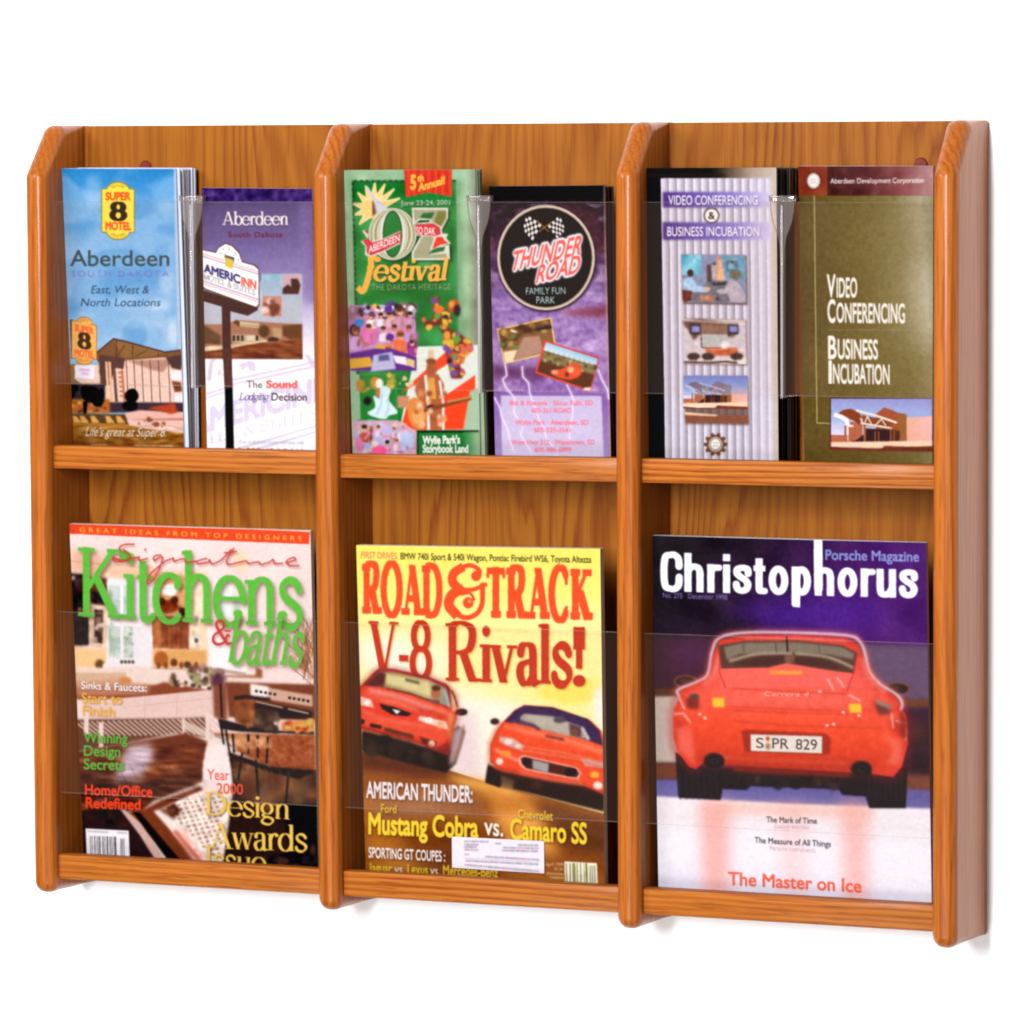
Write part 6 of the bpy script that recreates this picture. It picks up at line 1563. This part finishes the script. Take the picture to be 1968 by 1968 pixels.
def ink_mesh(name, A, c4, parent, off, bow=0.0):
    """c4: world corners TL TR BL BR; off: how far the print stands proud of the paper"""
    tl, tr, bl, br = [np.array(v) for v in c4]
    h, w_ = A.h, A.w
    U, V = np.meshgrid(np.linspace(0, 1, w_), np.linspace(0, 1, h))
    # planar quad, mapped the way the eye maps it (projective), so type stays straight
    src = np.array([(0, 0), (w_ - 1, 0), (0, h - 1), (w_ - 1, h - 1)], float)
    ex = (tr - tl) / np.linalg.norm(tr - tl); nn = np.cross(ex, bl - tl); nn /= np.linalg.norm(nn); ey = np.cross(nn, ex)
    q = np.array([((c - tl) @ ex, (c - tl) @ ey) for c in (tl, tr, bl, br)])
    M = []
    for (x, y), (u, v) in zip(src, q): M += [[x, y, 1, 0, 0, 0, -u * x, -u * y], [0, 0, 0, x, y, 1, -v * x, -v * y]]
    Hm = np.append(np.linalg.solve(np.array(M), q.ravel()), 1).reshape(3, 3)
    X, Y = np.meshgrid(np.arange(w_, dtype=float), np.arange(h, dtype=float))
    s = np.stack([X, Y, np.ones_like(X)], -1) @ Hm.T
    st = s[..., :2] / s[..., 2:]
    n = nn if nn[1] < 0 else -nn
    co = tl + st[..., :1] * ex + st[..., 1:] * ey + n * off
    co = co + n * (bow * np.sin(math.pi * U) * (1 - V) ** .6)[..., None]     # paper bows a little towards its free top
    co = co.reshape(-1, 3) - np.array(parent.location)
    me = bpy.data.meshes.new(name)
    me.vertices.add(len(co)); me.vertices.foreach_set('co', co.astype(np.float32).ravel())
    i = (np.arange(h - 1)[:, None] * w_ + np.arange(w_ - 1)[None]).ravel()
    f = np.stack([i, i + w_, i + w_ + 1, i + 1], -1)
    me.loops.add(f.size); me.loops.foreach_set('vertex_index', f.ravel().astype(np.int32))
    me.polygons.add(len(f)); me.polygons.foreach_set('loop_start', (np.arange(len(f)) * 4).astype(np.int32))
    me.update(calc_edges=True)
    at = me.attributes.new('ink', 'FLOAT_COLOR', 'POINT')
    im = A.im.copy()
    for i_ in range(3): im[..., i_] = gauss(np.pad(im[..., i_], 2, mode='edge'), .55)[2:-2, 2:-2]
    g_ = np.random.RandomState(h + w_)
    fine = gauss(g_.randn(h, w_), .7); fine /= fine.std(); mid = gauss(g_.randn(h, w_), 2.2); mid /= mid.std()
    im = im + (fine * .007 + mid * .006)[..., None] + g_.randn(h, w_, 3) * .004      # press grain
    c = s2l(np.clip((im - .05) * 1.055, .0, 1)) * LITE
    at.data.foreach_set('color', np.c_[c.reshape(-1, 3), np.ones(h * w_)].astype(np.float32).ravel())
    o = bpy.data.objects.new(name, me); me.materials.append(m_ink); COL.objects.link(o); o.parent = parent
    return o


def slab(name, c4, t0, t1, mats, parent, grow=0.0, thin_bottom=1.0):
    """block of paper behind the four corners: from t0 to t1 metres behind them"""
    tl, tr, bl, br = [Vector(v) for v in c4]
    n = (tr - tl).cross(bl - tl).normalized()
    if n.y < 0: n = -n
    bm_ = bmesh.new()
    loc = Vector(parent.location)
    kk = [1, 1, thin_bottom, thin_bottom]
    F = [bm_.verts.new(c + n * t0 - loc) for c in (tl, tr, br, bl)]
    B = [bm_.verts.new(c + n * (t0 + (t1 - t0) * k_) - loc) for c, k_ in zip((tl, tr, br, bl), kk)]
    fs = [bm_.faces.new(F[::-1]), bm_.faces.new(B)]
    for i in range(4):
        fs.append(bm_.faces.new((F[i], F[(i + 1) % 4], B[(i + 1) % 4], B[i])))
    bmesh.ops.recalc_face_normals(bm_, faces=bm_.faces)
    me = bpy.data.meshes.new(name)
    for f in fs[:2]: f.material_index = 0
    for f in fs[2:]: f.material_index = 1
    bm_.to_mesh(me); bm_.free()
    for m in mats: me.materials.append(m)
    o = bpy.data.objects.new(name, me); COL.objects.link(o); o.parent = parent
    return o


def corners(k, yt, yb):
    zt, zb = (-.04, -.2509) if k[0] == 'c' else (-.315, -.575)
    return [on_plane(u, v, yt, zt, yb, zb) for u, v in QUADS[k]]


ITEMS = [
 # key, y of the top edge, y at the rail, thickness, front paper, edge, name, label, category, group
 ('c1', -.0500, -.0360, .0014, m_blank, m_white_edge, 'brochure', 'sky blue motel brochure with yellow badge, standing in front of a thick stack', 'brochure', 'front brochures'),
 ('c2', -.0580, -.0530, .0020, m_blank, m_white_edge, 'brochure', 'purple and white brochure showing a pole sign for motel and suites', 'brochure', 'front brochures'),
 ('c3', -.0590, -.0500, .0014, m_blank, m_green_edge, 'brochure', 'green festival brochure with big silver letters and yellow script word', 'brochure', 'front brochures'),
 ('c4', -.0590, -.0500, .0014, m_blank, m_purple_edge, 'brochure', 'purple stormy brochure with black round badge and chequered flags', 'brochure', 'front brochures'),
 ('c5', -.0590, -.0560, .0014, m_blackcard, m_black_edge, 'brochure', 'silver ribbed brochure with three small photos stacked down its front', 'brochure', 'front brochures'),
 ('c6', -.0590, -.0525, .0030, m_blank, m_white_edge, 'brochure', 'olive green brochure with white narrow lettering and one building photo', 'brochure', 'front brochures'),
 ('m1', -.0610, -.0470, .0052, m_blank, m_grey_edge, 'magazine', 'home magazine with kitchen photo and tall green title', 'magazine', 'magazines in the lower pockets'),
 ('m2', -.0610, -.0520, .0072, m_blank, m_grey_edge, 'magazine', 'yellow car magazine with two red cars racing on its cover', 'magazine', 'magazines in the lower pockets'),
 ('m3', -.0610, -.0530, .0050, m_blank, m_white_edge, 'magazine', 'dark purple magazine showing the rear of one red sports car', 'magazine', 'magazines in the lower pockets'),
]
CORN = {}
for k, yt, yb, th, m0, m1, nm, lab, cat, grp in ITEMS:
    c4 = corners(k, yt, yb); CORN[k] = c4
    base = (c4[2] + c4[3]) / 2
    e = tag(empty(nm, (base.x, base.y, base.z)), lab, cat, grp)
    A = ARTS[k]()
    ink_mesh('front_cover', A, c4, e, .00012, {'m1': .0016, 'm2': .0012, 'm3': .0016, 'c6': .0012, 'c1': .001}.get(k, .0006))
    slab('pages', c4, 0, th, (m0, m1), e)
    if k == 'm2':
        # paper address label stuck on the cover
        px = [(870, 1607), (1047, 1616), (1047.5, 1678), (870.5, 1667)]
        q = [on_plane(u, v, yt, -.315, yb, -.575) for u, v in px]
        q4 = [q[0], q[1], q[3], q[2]]
        LA = Art([(870, 1607), (1047, 1616), (870.5, 1667), (1047.5, 1678)], 150, 54).fr(680, 1490, 3.864)
        LA.poly(rc(700, 420, 1460, 760), '#efe8f2')
        rs = random.Random(3)
        for x0, x1, y, sl in ((830, 1010, 488, .02), (830, 920, 512, .02), (830, 910, 530, .02), (830, 925, 550, .02), (1060, 1085, 505, 0), (1225, 1375, 515, .02), (1115, 1375, 535, .02), (1110, 1375, 556, .02), (832, 860, 585, 0), (985, 1375, 602, .06), (838, 1380, 632, .05), (835, 1375, 662, .09)):
            x = x0
            while x < x1:
                w2 = rs.choice((6, 9, 12)); yy = y + (x - x0) * sl
                LA.line([(x, yy), (x + w2, yy)], 13, rs.choice(('#a9a0b2', '#9a90a4', '#c79aa8')), 3, .85); x += w2 + rs.choice((4, 5, 10))
        LA.line([(830, 612), (1380, 642)], 4, '#b8aec0', 2)
        ink_mesh('address_label', LA, q4, e, .0016)

# stacks of further brochures behind the front ones
dep = bpy.context.evaluated_depsgraph_get()


def stack(k, n, top0, top1, bot0, bot1, th, mats, label, dx=.0016, dz=.0012, seed=1):
    """n loose brochures behind cover k; y of their top and bottom edges run from the front to the back of the stack"""
    c4 = CORN[k]
    rs = random.Random(seed)
    h = (c4[0] - c4[2]).length * .995; wd = (c4[1] - c4[0]).length * .992
    x0, zb = c4[2].x, c4[2].z
    first = None
    for i in range(n):
        f = i / max(n - 1, 1)
        yt, yb = top0 + (top1 - top0) * f, bot0 + (bot1 - bot0) * f
        if first is None:
            bm_ = bmesh.new(); box(bm_, 0, wd, 0, th, 0, h)
            me = bpy.data.meshes.new('brochure'); bm_.to_mesh(me); bm_.free()
            for m in mats: me.materials.append(m)
            for p in me.polygons: p.material_index = 0 if abs(p.normal.y) > .5 else 1
            o = bpy.data.objects.new('brochure', me); first = o
        else:
            o = first.copy()
        tilt = math.atan2(yb - yt, h)
        rz = math.atan2(c4[0].x - c4[2].x, h)
        o.location = (x0 + rs.uniform(-dx, dx) + .0012, yb, zb + rs.uniform(0, dz))
        o.rotation_euler = (tilt, rz, 0)
        COL.objects.link(o)
        tag(o, label, 'brochure', 'brochures stacked behind ' + k_label[k])


k_label = {'c1': 'the blue motel brochure', 'c3': 'the green festival brochure', 'c4': 'the purple storm brochure', 'c5': 'the silver ribbed brochure'}
stack('c1', 11, -.0478, -.0135, -.0338, -.0130, .0013, (m_blueback, m_white_edge), 'pale edged brochure in the stack behind the blue motel brochure', seed=2)
stack('c3', 4, -.0570, -.0470, -.0480, -.0400, .0014, (m_greenback, m_green_edge), 'grey green edged brochure tucked behind the green festival brochure', .0008, .0006, seed=5)
stack('c4', 4, -.0570, -.0455, -.0480, -.0385, .0014, (m_blackcard, m_purple_edge), 'dark edged brochure tucked behind the purple stormy brochure', .0010, .0006, seed=4)
stack('c5', 12, -.0570, -.0150, -.0540, -.0140, .0013, (m_blackcard, m_black_edge), 'black edged brochure in the stack behind the silver ribbed brochure', seed=3)

for (u, v), lab in (((367.5, 440), 'clear plastic divider between the blue motel brochure and the purple pole sign brochure'),
                    ((920.0, 440), 'clear plastic divider between the green festival brochure and the purple stormy brochure'),
                    ((1503.0, 440), 'clear plastic divider between the silver ribbed brochure and the olive brochure')):
    p_ = on_plane(u, v, AY0 - .002, 0, AY0 - .002, -.3)
    d_ = divider(p_.x)
    tag(d_, lab, 'plastic divider', 'clear dividers in the upper pockets')
